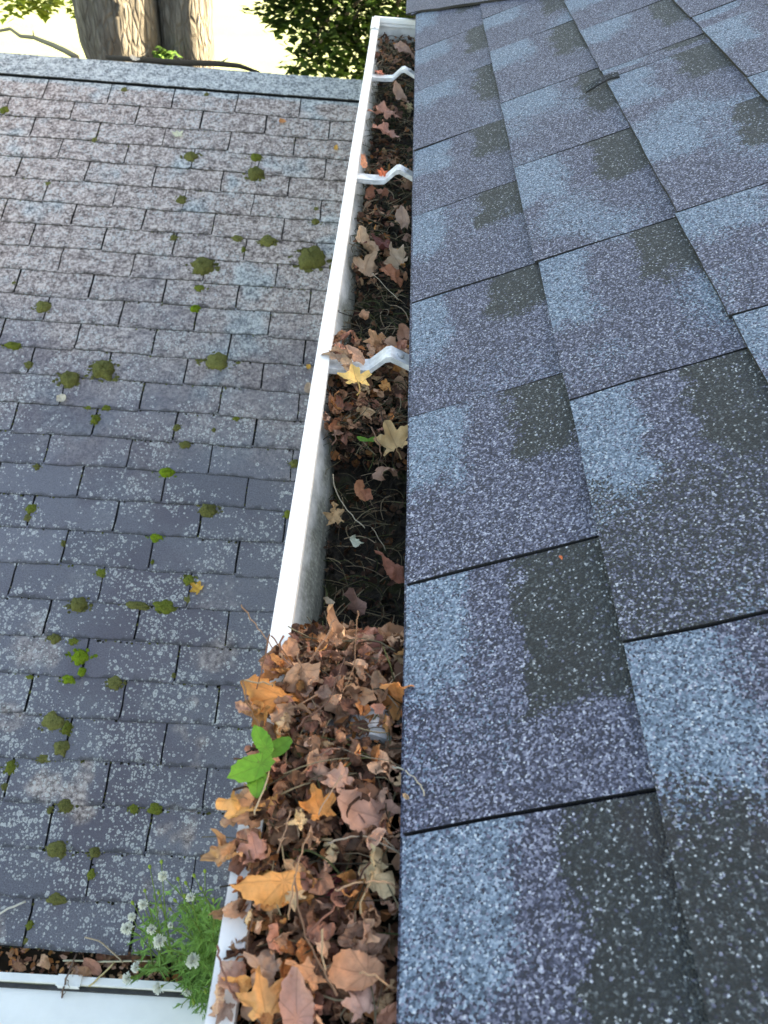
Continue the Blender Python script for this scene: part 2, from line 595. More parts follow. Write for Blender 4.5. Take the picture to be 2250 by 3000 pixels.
M['main'] = mat_main_shingle()
M['wing'] = mat_wing_shingle()
M['under'] = mat_flat('tarred_felt', (.012, .013, .014), var=.5, scale=120)
M['gutter'] = mat_gutter('gutter_enamel', -.105, -.030)
M['gutter2'] = mat_flat('white_enamel_gutter', (.78, .78, .77), rough=.45, spec=.4, var=.06, scale=30, bstr=.05)
M['hanger'] = mat_flat('white_aluminium_strap', (.54, .55, .56), rough=.42, spec=.45, var=.34, scale=75, bstr=.12)
M['screw'] = mat_flat('zinc_screw', (.35, .35, .36), rough=.4, spec=.6, var=.2, scale=300)
M['trim'] = mat_flat('white_trim_paint', (.70, .70, .68), rough=.6, var=.08, scale=12)
M['siding'] = mat_flat('cream_siding', (.55, .53, .47), rough=.7, var=.08, scale=6)
M['panel'] = mat_flat('white_painted_metal_panel', (.82, .82, .81), rough=.5, var=.04, scale=14, bstr=.05)
M['leaf'] = mat_leaf('dry_leaf')
M['greenleaf'] = mat_leaf('fresh_green_leaf', trans=.35)
M['bits'] = mat_vcol('leaf_crumbs', trans=.12)
M['strand'] = mat_vcol('dry_stems', trans=0)
M['twig'] = mat_vcol('thin_twigs', trans=0)
M['plant'] = mat_vcol('weed_green', trans=.3, var=.3)
M['fluff'] = mat_vcol('seed_fluff', trans=.4, var=.1, rough=1)
M['crown'] = mat_vcol('tree_leaves', trans=.22, var=.3, spec=.15)
M['humus'] = mat_humus()
M['moss'] = mat_moss()
M['bark'] = mat_bark()
M['lawn'] = mat_lawn()

# ------------------------------------------------------------------ ground
mb = MB()
nx = 40
for_v, for_f = [], []
for j in range(nx+1):
    for i in range(nx+1):
        x = -110+220*i/nx
        y = -60+260*j/nx
        for_v.append((x, y, GZ + .15*noise.noise((x*.05, y*.05, 0)) - .02*0))
for j in range(nx):
    for i in range(nx):
        a = j*(nx+1)+i
        for_f.append((a, a+1, a+nx+2, a+nx+1))
mb.add(for_v, for_f)
tag(mb.build('lawn', M['lawn'], smooth=True), kind='structure')


# ------------------------------------------------------------------ shingles
def sheet_tab(mb, P, nu, nv, thick, uvf, tabf, c=None, jitter=0.0, rnd=random):
    """P(u, v) -> (point, normal): top face grid with skirts down all four sides"""
    top, nor, uv, tb = [], [], [], []
    for j in range(nv+1):
        for i in range(nu+1):
            p, n = P(i/nu, j/nv)
            top.append(p)
            nor.append(n)
            uv.append(uvf(i/nu, j/nv))
            tb.append(tabf(i/nu, j/nv))
    W = nu+1
    fs = [(j*W+i, j*W+i+1, (j+1)*W+i+1, (j+1)*W+i) for j in range(nv) for i in range(nu)]
    rim = [i for i in range(W)] + [j*W+nu for j in range(1, nv+1)] + [nv*W+i for i in range(nu-1, -1, -1)] + [j*W for j in range(nv-1, 0, -1)]
    base = len(top)
    vs = list(top)
    m = len(rim)
    for lev in (0, 1):
        for q in rim:
            vs.append(top[q] - nor[q]*thick*lev)
            uv.append(uv[q])
            tb.append((tb[q][0], tb[q][1], -1.0))
    for a in range(m):
        b = (a+1) % m
        fs.append((base+b, base+a, base+m+a, base+m+b))
    mb.add(vs, fs, uv=uv, c=c, t=tb)


# ---- main house
house = empty('main_house', (0.3, 2.0, GZ))
tag(house, 'house with the dark blue-grey shingled roof filling the right side', 'house')


def part(mb, name, mat, parent, smooth=False, origin=None):
    o = mb.build(name, mat, None, smooth, origin)
    o.parent = parent
    o.matrix_parent_inverse = parent.matrix_basis.inverted()
    return o


RIDX = 3.3                           # horizontal run eave to ridge
Y0, Y1 = -2.6, 7.6  # far end run on out of view so the roof shades the wing
RS = RIDX/SX
mb = MB()
e0 = -.012
pts = [roof_point(0.004, Y0, e0), roof_point(RS, Y0, e0), roof_point(RS, Y1, e0), roof_point(0.004, Y1, e0)]
pts += [np.array(p) - np.array((0, 0, .02)) for p in pts]
mb.add(pts, [(0, 1, 2, 3), (7, 6, 5, 4), (0, 4, 5, 1), (1, 5, 6, 2), (2, 6, 7, 3), (3, 7, 4, 0)])
deck = part(mb, 'roof', M['under'], house)
# back slope
mb = MB()
zr = RS*SZ
pts = [(RIDX+.0, Y0, zr-.004), (2*RIDX, Y0, -.01), (2*RIDX, Y1, -.01), (RIDX, Y1, zr-.004)]
pts += [(p[0], p[1], p[2]-.03) for p in pts]
mb.add(pts, [(0, 1, 2, 3), (7, 6, 5, 4), (0, 4, 5, 1), (1, 5, 6, 2), (2, 6, 7, 3), (3, 7, 4, 0)])
part(mb, 'back_slope', M['under'], house)
mb = MB()
quad_box(mb, (.031, (Y0+Y1)/2, -.115), (.010, (Y1-Y0)/2, .085))
part(mb, 'fascia_board', M['trim'], house)
mb = MB()
quad_box(mb, (.165, (Y0+Y1)/2, -.205), (.123, (Y1-Y0)/2, .004))
part(mb, 'soffit', M['trim'], house)
mb = MB()
hx0, hx1 = .29, 2*RIDX-.3
quad_box(mb, ((hx0+hx1)/2, (Y0+Y1)/2, (GZ-.02)/2-.1), ((hx1-hx0)/2, (Y1-Y0)/2-.25, (-GZ-.2)/2))
# gable triangles up to the deck
for yy in (Y0+.26, Y1-.26):
    mb.add([(hx0, yy, -.1), (hx1, yy, -.1), (RIDX, yy, zr-.08)], [(0, 1, 2)])
part(mb, 'wall', M['siding'], house)

wall_obj = [o for o in house.children if o.name.startswith('wall')][0]
sb = MB()
ln = (Y1-Y0)/2-.25
vs = []
for dx0, z in ((.006, .125), (.020, -.006), (.006, -.006)):
    for yy in (-ln, ln):
        vs.append((-dx0, yy, z))
sb.add(vs, [(0, 1, 3, 2), (2, 3, 5, 4), (4, 5, 1, 0), (0, 2, 4), (1, 5, 3)])
sbm = sb.mesh('siding_board', M['siding'])
for q in range(36):
    o = bpy.data.objects.new('siding_board', sbm)
    COL.objects.link(o)
    o.parent = wall_obj
    o.location = (hx0+.005, (Y0+Y1)/2, -.335-.128*q)
# courses: row bottoms along the slope, and the joints in each row
ROWS = [.0025, .164, .332, .497]
while ROWS[-1] < RS-.05:
    ROWS.append(ROWS[-1]+.165)
CUTS = {0: [2.49, 2.148, 1.840, 1.514, 1.244, .981, .737, .498, .274, .02, -.24],
        1: [2.44, 2.178, 1.911, 1.587, 1.288, .982, .690, .392, .12, -.16],
        2: [2.32, 2.06, 1.818, 1.559, 1.512, 1.237, .990, .750, .47, .20, -.08],
        3: [2.42, 2.16, 1.90, 1.655, 1.58, 1.31, 1.03, .77, .50, .22, -.05]}
rg = random.Random(11)
far_mb = MB()
n_tab = 0
for ri in range(len(ROWS)-1):
    s0, s1 = ROWS[ri], ROWS[ri+1]+.012
    cuts = list(CUTS.get(ri, []))
    if not cuts:
        y = 2.6 + rg.uniform(-.13, .13)
        while y > -.35:
            cuts.append(y)
            y -= .27 + rg.uniform(-.015, .015)
    while cuts[0] < Y1-.3:
        cuts.insert(0, cuts[0]+.272+rg.uniform(-.01, .01))
    cuts.insert(0, Y1)
    while cuts[-1] > Y0+.3:
        cuts.append(cuts[-1]-.272)
    cuts.append(Y0)
    for ci in range(len(cuts)-1):
        ya, yb = cuts[ci], cuts[ci+1]           # ya = far joint, yb = near joint
        gap = .0012 + rg.uniform(-.0003, .0006)
        tone = rg.random()
        sd_ = rg.uniform(0, 100)
        lift = rg.uniform(-.0006, .0012)
        bows = rg.uniform(-.003, .003)
        drop = rg.uniform(-.003, .003) if ri else rg.uniform(-.0012, .0012)
        extra = -.012 if (ri == 0 and ya > 2.6) else 0
        tc = (max(0, min(1, (.72-ya)/.35))*(1 if ri else .55), rg.choice((.2, .6, 1.0)) if ri else .25, .97 if (ri == 1 and .1 < ya < .45) else .55 if (ri == 1 and .45 < ya < .75) else .9 if (ri == 2 and .1 < ya < .6) else 0)
        near = (ri <= 5 and ya > -.3 and yb < 3.2)

        def P(u, v, ya=ya, yb=yb, s0=s0, s1=s1, gap=gap, sd_=sd_, lift=lift, bows=bows, drop=drop, extra=extra, ri=ri):
            y = (ya-gap) + (yb+gap-(ya-gap))*u
            s = s0+drop+extra+(s1-s0-drop-extra)*v
            # joints sag a little like the real, slightly wavy tabs
            y += .040*(s-s0) + .0035*noise.noise((s*30, (ya if u < .5 else yb)*9.0, ri*3.1))
            s += .0016*noise.noise((y*26, ri*5.3, sd_*0))*(1-v)
            h = .0050 + lift*(1-v) - .0042*v + .0014*noise.noise((s*9, y*7, sd_)) + (.003 if extra else 0)
            return roof_point(s, y, h), np.array([-SZ, 0, SX])
        uvf = lambda u, v, ya=ya, yb=yb, s0=s0, s1=s1: (ya+(yb-ya)*u, s0+(s1-s0)*v + ri*.37)
        tbf = lambda u, v, tone=tone: (u, v, tone)
        if near:
            mb = MB()
            sheet_tab(mb, P, 5, 3, .0046, uvf, tbf, c=tc)
            part(mb, 'shingle', M['main'], deck)
            n_tab += 1
        else:
            sheet_tab(far_mb, P, 2, 1, .0046, uvf, tbf, c=tc)
tag(part(far_mb, 'shingle_field', M['main'], deck), kind='stuff')

# starter strip under the first course, its granule edge shows at the eave
mb = MB()


def Pst(u, v):
    y = Y1+(Y0-Y1)*u
    s = -.0012 + .20*v + .0010*noise.noise((y*20, 0, 0))
    return roof_point(s, y, -.0002 - .006*v), np.array([-SZ, 0, SX])


sheet_tab(mb, Pst, 160, 1, .004, lambda u, v: (Y1+(Y0-Y1)*u, .2*v+9), lambda u, v: (.7, .5, .5), c=(0, 0, 0))
part(mb, 'starter_strip', M['main'], deck)
# torn slip of shingle curling up over the joint of the third course
mb = MB()


def Ptorn(u, v):
    s = .296+.056*u
    y = 1.497 + .010*u - .010*v - .003*math.sin(u*6)
    return roof_point(s, y, .0065+.004*math.sin(u*3.0)+.004*(1-v)), np.array([-SZ, 0, SX])


sheet_tab(mb, Ptorn, 6, 1, .003, lambda u, v: (1.5+.06*u, .3+.02*v), lambda u, v: (.3, .8, .5), c=(0, 0, 0))
part(mb, 'torn_slip', M['main'], deck)
# newer sheet of shingles lapped over the far end, its near edge cut askew
mb = MB()


def Plap(u, v):
    s = -.024+.62*v
    y = 2.500-1.07*max(s, -.02) + (4.6-2.5)*u**1.6 + .006*noise.noise((s*26, 0, 0))*(1-u)
    return roof_point(s, y, .0105-.002*u+.0015*noise.noise((s*14, y*6, 0))), np.array([-SZ, 0, SX])


sheet_tab(mb, Plap, 8, 14, .0055, lambda u, v: (2.5-v*.62+2.1*u, .62*v+4), lambda u, v: (.7, .4, .5), c=(0, 0, 0))
part(mb, 'lapped_sheet', M['main'], deck)
# drip edge
mb = MB()
extrude_profile(mb, [(.0085, -.035), (.0085, -.0145), (.05, -.0005)], [Y0, Y1], .0012)
part(mb, 'drip_edge', M['trim'], house)

# ---- wing with the old, lichened roof
wing = empty('house_wing', (-2.5, 4.6, GZ))
tag(wing, 'lower house wing with an old mossy, lichen-spotted grey roof', 'house')
WX0, WX1 = -3.6, 1.78                  # extent along LUX from LO
mb = MB()
VR = 3.88
pts = [wing_point(WX0, .01, -.006), wing_point(WX1, .01, -.006), wing_point(WX1, VR, -.006), wing_point(WX0, VR, -.006)]
pts += [p - np.array((0, 0, .03)) for p in pts]
mb.add(pts, [(0, 1, 2, 3), (7, 6, 5, 4), (0, 4, 5, 1), (1, 5, 6, 2), (2, 6, 7, 3), (3, 7, 4, 0)])
wroof = part(mb, 'roof', M['under'], wing)
ridge = wing_point(0, VR)
mb = MB()
pts = [wing_point(WX0, VR, -.006), wing_point(WX1, VR, -.006)]
bk = np.array([0, 3.7, -3.7*math.tan(LM)])
pts += [pts[1]+bk, pts[0]+bk]
pts += [p - np.array((0, 0, .03)) for p in pts]
mb.add(pts, [(0, 1, 2, 3), (7, 6, 5, 4), (0, 4, 5, 1), (1, 5, 6, 2), (2, 6, 7, 3), (3, 7, 4, 0)])
part(mb, 'back_slope', M['wing'], wing)
mb = MB()
wa, wb = wing_point(WX0+.2, .3), wing_point(WX1, .3)
zt = LO[2]-.06
yb0, yb1 = wa[1], ridge[1]+3.3
vs = []
for (x, y) in ((wa[0], yb0), (wb[0], yb0), (wb[0], yb1), (wa[0], yb1)):
    vs += [(x, y, GZ-.1), (x, y, zt)]
mb.add(vs + [(wa[0], ridge[1], ridge[2]-.06)], [(0, 2, 3, 1), (2, 4, 5, 3), (4, 6, 7, 5), (6, 0, 1, 7), (7, 1, 8)])
part(mb, 'wall', M['siding'], wing)
mb = MB()
p0 = wing_point(WX0, .02, -.02)
quad_box(mb, ((wing_point(WX0, 0)[0]+wing_point(WX1, 0)[0])/2, LO[1]+.045, LO[2]-.105), ((WX1-WX0)/2, .010, .085))
part(mb, 'fascia_board', M['trim'], wing)

rg = random.Random(5)
variants = []
TW = .305
for q in range(0):
    pass
farw = MB()
nw = 0
for kx in range(NCL):
    ph = .105 if kx % 2 else .260
    i0 = math.floor((WX0-ph)/TW)
    for i in range(i0, int((WX1-ph)/TW)+1):
        a0, a1 = max(WX0, ph+i*TW), min(WX1, ph+(i+1)*TW)
        if a1-a0 < .03:
            continue
        gap = .0030+rg.uniform(-.0012, .0018)
        sd_ = rg.uniform(0, 99)
        ca, cb_ = rg.random(), rg.random()
        tilt = rg.uniform(-.009, .009)
        wlo = rg.uniform(-.004, .004)

        def P(u, v, a0=a0, a1=a1, kx=kx, sd_=sd_, gap=gap, tilt=tilt, wlo=wlo):
            a = a0+gap + (a1-a0-2*gap)*u
            b = kx*CL + (CL+.010)*v + (1-v)*(tilt*(u-.5)+wlo + .0055*noise.noise((a*19, kx*7.7, 0)))
            a += (.0045*noise.noise((b*32, sd_ if 0 < u < 1 else (a0 if u < .5 else a1)*13, 1)))
            h = .0048 - .0038*v + .0026*noise.noise((a*8, b*9, sd_))*(1-.6*v)
            return wing_point(a, b, h), LN
        uvf = lambda u, v, a0=a0, a1=a1, kx=kx: (a0+(a1-a0)*u, kx*CL+CL*v)
        tbf = lambda u, v: (u, v, ca)
        vis = a1 > -.75 and a0 < 1.42
        if vis:
            mb = MB()
            sheet_tab(mb, P, 7, 3, .0048, uvf, tbf, c=(ca, cb_, rg.random()))
            part(mb, 'shingle', M['wing'], wroof)
            nw += 1
        else:
            sheet_tab(farw, P, 2, 1, .0062, uvf, tbf, c=(ca, cb_, .5))
tag(part(farw, 'shingle_field', M['wing'], wroof), kind='stuff')
# ridge caps, each lapping the next
cap_w = .147
a = -1.1
i = 0
farc = MB()
a = WX0
while a < WX1-.02:
    a1 = min(WX1, a+cap_w)
    ca, cb_ = rg.random(), rg.random()
    sd_ = rg.uniform(0, 90)
    tl = rg.uniform(-.004, .004)

    def P(u, v, a=a, a1=a1, sd_=sd_, tl=tl):
        aa = a-.004 + (a1-a+.010)*u
        t = (v-.5)*2                       # -1 front edge ... +1 back edge
        d = .150
        hh = .0075 + .002*(1-u) + .0012*noise.noise((aa*9, t*2, sd_))
        if t <= 0:
            p = wing_point(aa, VR-(-t)*d + tl*(u-.5) + .003*noise.noise((aa*22, 4, 0))*(-t), hh)
            n = LN
        else:
            p = wing_point(aa, VR, hh) + np.array([0, t*d*math.cos(LM), -t*d*math.sin(LM)])
            n = np.array([0, math.sin(LM), math.cos(LM)])
        return p, n
    uvf = lambda u, v, a=a, a1=a1: (a+(a1-a)*u+20, 3.73+.30*v)
    tbf = lambda u, v: (u, .5, .5)
    if a1 > -.75 and a < 1.42:
        mb = MB()
        sheet_tab(mb, P, 2, 6, .0045, uvf, tbf, c=(ca, .75+.25*cb_, .5))
        part(mb, 'ridge_cap', M['wing'], wroof)
    else:
        sheet_tab(farc, P, 1, 2, .006, uvf, tbf, c=(ca, .75+.25*cb_, .5))
    a = a1
tag(part(farc, 'ridge_cap_run', M['wing'], wroof), kind='stuff')
print('tabs', n_tab, nw)

# ------------------------------------------------------------------ main gutter
GEND = 2.535
GY0 = -1.2
prof = [(.0205, -.018), (.0205, -.126), (-.066, -.126), (-.074, -.120), (-.077, -.104), (-.082, -.088), (-.092, -.072), (-.101, -.058),
        (-.106, -.046), (-.1085, -.036), (LIPO, -.028), (LIPO, LIPZ), (LIPI, LIPZ), (LIPI, LIPZ-.011)]
gut = empty('roof_gutter', (-.04, 1.0, -.126))
tag(gut, 'long white metal gutter along the dark roof, packed with fallen leaves', 'gutter')
mb = MB()
ys = [GY0+(GEND-GY0)*i/90 for i in range(91)]
extrude_profile(mb, prof, ys, .0011, wob=.0016)
part(mb, 'trough', M['gutter'], gut)
# end cap with its rolled rim
mb = MB()
capin = [(.0195, -.028), (.0195, -.125), (-.066, -.125), (-.076, -.104), (-.091, -.072), (-.105, -.046), (-.108, -.028)]
vs = [(x, GEND-.0015, z) for x, z in capin] + [(x, GEND+.001, z) for x, z in capin]
n = len(capin)
mb.add(vs, [tuple(range(n))[::-1], tuple(range(n, 2*n))] + [(i, (i+1) % n, n+(i+1) % n, n+i) for i in range(n)])
quad_box(mb, (-.045, GEND, -.0225), (.0625, .0055, .006))
quad_box(mb, (-.045, GEND-.004, -.034), (.061, .0015, .003))
part(mb, 'end_cap', M['gutter'], gut)
mb = MB()
extrude_profile(mb, [(LIPO-.0022, -.040), (LIPO-.0022, LIPZ+.0022), (LIPI+.0015, LIPZ+.0022), (LIPI+.0015, LIPZ-.012)], [GEND-.11, GEND-.04, GEND+.006], .0011)
part(mb, 'lip_sleeve', M['gutter'], gut)
mb = MB()
quad_box(mb, (-.1025, GEND-.105, LIPZ+.0032), (.003, .003, .0012))
part(mb, 'rivet', M['screw'], gut)
HY = [2.06, 1.476, .885, .372]


def hanger(y, sd_):
    mb = MB()
    rl = random.Random(sd_)
    # channel strap: flat near the lip, a raised knee near the roof, then down under the shingles
    pr = [(LIPI-.001, -.0295), (-.062, -.0300), (-.047, -.0285), (-.028, -.0100), (-.022, -.0085), (.004, -.0210), (.019, -.0240)]
    w = .0125
    sk = rl.uniform(-.004, .004)
    n = len(pr)
    lev = [(-w, -.0065), (-w, .0006), (-w+.0028, .0002), (w-.0028, .0002), (w, .0006), (w, -.0065)]
    vs = []
    for i, (x, z) in enumerate(pr):
        for (dy, dz) in lev:
            vs.append((x, y+dy+sk*(i/n), z+dz))
    for i, (x, z) in enumerate(pr):
        for (dy, dz) in lev:
            vs.append((x, y+dy*.90+sk*(i/n), z+dz-.0012))
    L = len(lev)
    fs = []
    for i in range(n-1):
        for q in range(L-1):
            fs.append((i*L+q, (i+1)*L+q, (i+1)*L+q+1, i*L+q+1))
            o = n*L
            fs.append((o+i*L+q+1, o+(i+1)*L+q+1, o+(i+1)*L+q, o+i*L+q))
        for q in (0, L-1):
            o = n*L
            fs.append((i*L+q, o+i*L+q, o+(i+1)*L+q, (i+1)*L+q))
    mb.add(vs, fs)
    h = part(mb, 'hanger', M['hanger'], gut)
    mb = MB()
    tube(mb, [(-.0105, y+sk*.6, -.0135), (-.0098, y+sk*.6, -.0110), (-.0095, y+sk*.6, -.0100)], [.0048, .0046, .0030], seg=8)
    part(mb, 'screw', M['screw'], h)


for i, y in enumerate(HY):
    hanger(y, i)

# ------------------------------------------------------------------ lower gutter of the wing, and the white panel in front of it
lg = empty('lower_gutter', (-1.2, LO[1]-.03, LO[2]-.15))
tag(lg, 'white gutter at the foot of the old mossy roof, bottom left', 'gutter')
lx0, lx1 = wing_point(WX0, 0)[0], .27
LGZ = LO[2]-.030
LGY = LO[1]+.034
# profile in (depth towards camera, z): run along x
pf = [(0.0, -.005), (0.0, -.110), (-.070, -.110), (-.080, -.085), (-.098, -.055), (-.104, -.030), (-.104, -.012), (-.109, -.010), (-.109, 0.0), (-.090, 0.0), (-.090, -.010)]
mb = MB()
tmp = MB()
extrude_profile(tmp, pf, [lx0+(lx1-lx0)*i/40 for i in range(41)], .0011, wob=.001)
mb.add([(v[1], LGY+v[0], LGZ+v[2]) for v in tmp.v], [tuple(reversed(f)) for f in tmp.f], uv=tmp.uv)
part(mb, 'trough', M['gutter2'], lg)
mb = MB()
quad_box(mb, (-.79, LGY-.1015, LGZ+.0025), (.034, .015, .002))
quad_box(mb, (-.79, LGY-.1165, LGZ-.014), (.030, .0015, .020))
part(mb, 'lip_clip', M['gutter2'], lg)
mb = MB()
quad_box(mb, ((lx0+lx1)/2, LGY-.122-.45, LGZ-.034), ((lx1-lx0)/2, .45, .012))
canopy = mb.build('porch_canopy', M['panel'])
tag(canopy, 'plain white porch canopy below the lower gutter in the bottom left corner', 'canopy')
mb = MB()
for xx in (lx0+.1, lx1-.2):
    quad_box(mb, (xx, LGY-.95, (GZ+LGZ-.047)/2), (.04, .04, (LGZ-.047-GZ)/2))
sb_ = MB()
quad_box(sb_, ((lx0+lx1)/2, LGY-.1160, LGZ-.020), ((lx1-lx0)/2, .0055, .006))  # added strip, its dark grey stands in for the shaded gap under the lip
M['gap_shade'] = mat_flat('gap_shade_grey', (.045, .045, .047), rough=.6, var=.3, scale=50)
sl = sb_.build('gap_shade_strip', M['gap_shade'])
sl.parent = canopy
pst = mb.build('support_post', M['trim'])
pst.parent = canopy

# ------------------------------------------------------------------ debris floor in the main gutter
ZD = [(-1.3, -.030), (0.0, -.030), (.18, -.030), (.27, -.016), (.40, -.014), (.455, -.030), (.50, -.074), (.56, -.088), (.74, -.086), (.82, -.062), (.92, -.058),
      (1.0, -.082), (1.30, -.080), (1.50, -.076), (1.9, -.078), (2.2, -.072), (2.40, -.066), (2.54, -.062)]


def zd(y):
    for (a, za), (b, zb) in zip(ZD, ZD[1:]):
        if a <= y <= b:
            return za+(zb-za)*(y-a)/(b-a)
    return ZD[-1][1]


WALL = [(-.125, -.0700), (-.118, -.0730), (-.103, -.0755), (-.088, -.0805), (-.072, -.0905), (-.058, -.0995), (-.046, -.1045), (-.034, -.1065), (-.0325, -.093), (-.022, -.093)]


def wall(z):
    if z <= WALL[0][0]:
        return WALL[0][1]
    for (a, xa), (b, xb) in zip(WALL, WALL[1:]):
        if a <= z <= b:
            return xa+(xb-xa)*(z-a)/(b-a)
    return WALL[-1][1]


mb = MB()
NX_, NY_ = 26, 620
vs, uv = [], []
for j in range(NY_+1):
    y = GY0+.01+(GEND-.004-GY0-.01)*j/NY_
    for i in range(NX_+1):
        t = i/NX_
        z0 = zd(y)-.016
        n = .012*noise.fractal((t*4.2, y*30, 2.2), .9, 2.1, 4) + .006*noise.noise((t*22, y*150, 0))
        z = z0+n
        z = max(z, -.122)
        xl = wall(z)+.0004
        x = xl + (.0185-xl)*t
        vs.append((x, y, z))
        uv.append((x, y))
fs = [(j*(NX_+1)+i, j*(NX_+1)+i+1, (j+1)*(NX_+1)+i+1, (j+1)*(NX_+1)+i) for j in range(NY_) for i in range(NX_)]
mb.add(vs, fs, uv=uv)
tag(mb.build('leaf_mould', M['humus']), 'dark wet leaf mould lining the bottom of the long gutter', 'compost', kind='stuff')

# ------------------------------------------------------------------ leaves
def outline(kind, a, rl):
    """radius of the leaf edge at angle a, measured from the tip direction"""
    d = abs((a+math.pi) % (2*math.pi)-math.pi)
    if kind == 'maple':
        r = .36
        for c, L, w in ((0, 1.0, .60), (1.0, .90, .56), (2.05, .62, .50)):
            q = abs(d-c)/w
            if q < 1.6:
                r = max(r, L*(1-.55*min(1, q)**.95) - (.18*(q-1) if q > 1 else 0))
        r *= 1+.09*math.sin(a*14+rl)*(d < 2.3)
        if d > 2.75:
            r = max(.12, r*.55)
        return r
    if kind == 'oval':
        e = .55
        x, y = math.sin(d), math.cos(d)
        r = 1/math.sqrt((x/e)**2+y*y)
        return r*(1+.06*math.sin(a*15+rl))*(1 if d > .25 else 1+.10*(1-d/.25))
    if kind == 'broad':
        x, y = math.sin(d), math.cos(d)
        r = 1/math.sqrt((x/.78)**2+y*y)
        return r*(1+.10*math.cos(d*5)+.05*math.sin(a*19+rl)+.08*noise.noise((math.cos(a)*2+rl, math.sin(a)*2, 0)))*(.55 if d > 2.9 else 1)
    # torn fragment
    return .72+.26*noise.noise((math.cos(a)*1.3+rl, math.sin(a)*1.3, rl))+.18*noise.noise((math.cos(a)*4+rl, math.sin(a)*4, 5))


def leaf_local(kind, size, rl, curl, crump, fold, fine=False):
    N = {'maple': 44, 'oval': 28, 'broad': 36}.get(kind, 20)
    RG = 5 if kind == 'maple' else 4
    if fine:
        N, RG = int(N*1.5), 9
    sdv = rl.uniform(0, 100)
    P = [(0.0, 0.0)]
    A = [0.0]
    for g in range(1, RG+1):
        for i in range(N):
            a = 2*math.pi*i/N
            r = outline(kind, a, sdv)*g/RG
            P.append((math.sin(a)*r, math.cos(a)*r))
            A.append(a)
    F = [(0, 1+(i+1) % N, 1+i) for i in range(N)]
    for g in range(RG-1):
        for i in range(N):
            i2 = (i+1) % N
            F.append((1+g*N+i, 1+g*N+i2, 1+(g+1)*N+i2, 1+(g+1)*N+i))
    alpha = rl.uniform(0, math.pi)
    k1 = curl*rl.choice((-1, 1, 1))
    k2 = curl*rl.uniform(-.5, .5)
    if abs(k1) < .05:
        k1 = .05
    if abs(k2) < .05:
        k2 = .05
    rim = rl.uniform(.10, .45)*min(1, crump*8)
    ca, sa = math.cos(alpha), math.sin(alpha)
    out, uv = [], []
    for (u, v), a in zip(P, A):
        rr = math.hypot(u, v)
        va = abs(math.atan2(u, v+.42))
        rib = abs((va % .72)-.36)*math.hypot(u, v+.42)           # tissue bellies up between the veins
        crease = .5-abs(noise.noise((u*1.5+sdv, v*1.5, 0)))*2.2 + .5*(.5-abs(noise.noise((u*3.4, v*3.4+sdv, 3)))*2.2)
        z = fold*abs(u) + crump*crease*(.45+rr) - .30*rib*min(1, crump*7)
        z += rim*rr**3*(.35+1.3*noise.noise((math.cos(a)*1.2+sdv, math.sin(a)*1.2, 9)))
        t, s = u*ca+v*sa, -u*sa+v*ca
        kk = k1*(1+.6*noise.noise((s*1.4+sdv, 0, 7)))
        if abs(kk) < .05:
            kk = .05
        t, z = (1/kk-z)*math.sin(kk*t), 1/kk-(1/kk-z)*math.cos(kk*t)
        s, z = (1/k2-z)*math.sin(k2*s), 1/k2-(1/k2-z)*math.cos(k2*s)
        u2, v2 = t*ca-s*sa, t*sa+s*ca
        out.append(Vector((u2*size, v2*size, z*size)))
        uv.append((u, v))
    return out, F, uv


BROWNS = [((.34, .180, .105), 5), ((.25, .125, .072), 5), ((.42, .245, .155), 5), ((.165, .080, .050), 3), ((.44, .180, .070), 3), ((.31, .145, .100), 5),
          ((.48, .31, .18), 3), ((.10, .05, .034), 2), ((.36, .215, .155), 4), ((.50, .235, .085), 2)]
BW = [tuple(min(.72, q*1.42) for q in c) for c, w in BROWNS for _ in range(w)]


def clampv(p, floor=True):
    x, y, z = p
    if z < LIPZ+.001:
        x = max(x, wall(z)+.0015)
    if x > -.010:
        zz = -.009 + x*SZ/SX*.9 if x > 0 else -.008
        if x > .016:
            x = .016
        z = min(z, zz if zz < -.006 else -.006)
    y = min(y, GEND-.004)
    z = max(z, -.121)
    return (x, y, z)


def make_leaf(kind, size, pos, rot, rl, color, curl, crump, fold=.12, clamp=True, mb=None, stem=0.0, mat=None, name=None, fine=False):
    V, F, UV = leaf_local(kind, size, rl, curl, crump, fold, fine)
    Rm = rot if isinstance(rot, Matrix) else Matrix.Rotation(rot[2], 3, 'Z') @ Matrix.Rotation(rot[0], 3, 'X') @ Matrix.Rotation(rot[1], 3, 'Y')
    W = [Rm @ p + Vector(pos) for p in V]
    if clamp:
        W = [clampv(p) for p in W]
    cols = []
    for (u, v) in UV:
        e = 1-.18*math.hypot(u, v)
        cols.append((color[0]*e, color[1]*e, color[2]*e))
    tgt = mb or MB()
    tgt.add(W, F, uv=UV, c=cols)
    if stem > 0:
        base = Rm @ Vector((0, -.20*size, .004)) + Vector(pos)
        d = Rm @ Vector((rl.uniform(-.3, .3), -1, rl.uniform(-.1, .3)))
        pts = [base + d*stem*t + Vector((rl.uniform(-.003, .003), rl.uniform(-.003, .003), -.25*stem*t*t)) for t in (0, .35, .7, 1)]
        if clamp:
            pts = [Vector(clampv(p)) for p in pts]
        tube(tgt, pts, [.0011, .0008, .0007, .0009], seg=4, c=tuple(x*.6 for x in color))
    if mb is None:
        o = tgt.build(name or 'dead_leaf', mat or M['leaf'], None, True, origin=tuple(pos))
        return o


rl = random.Random(21)
N_LEAF = 0


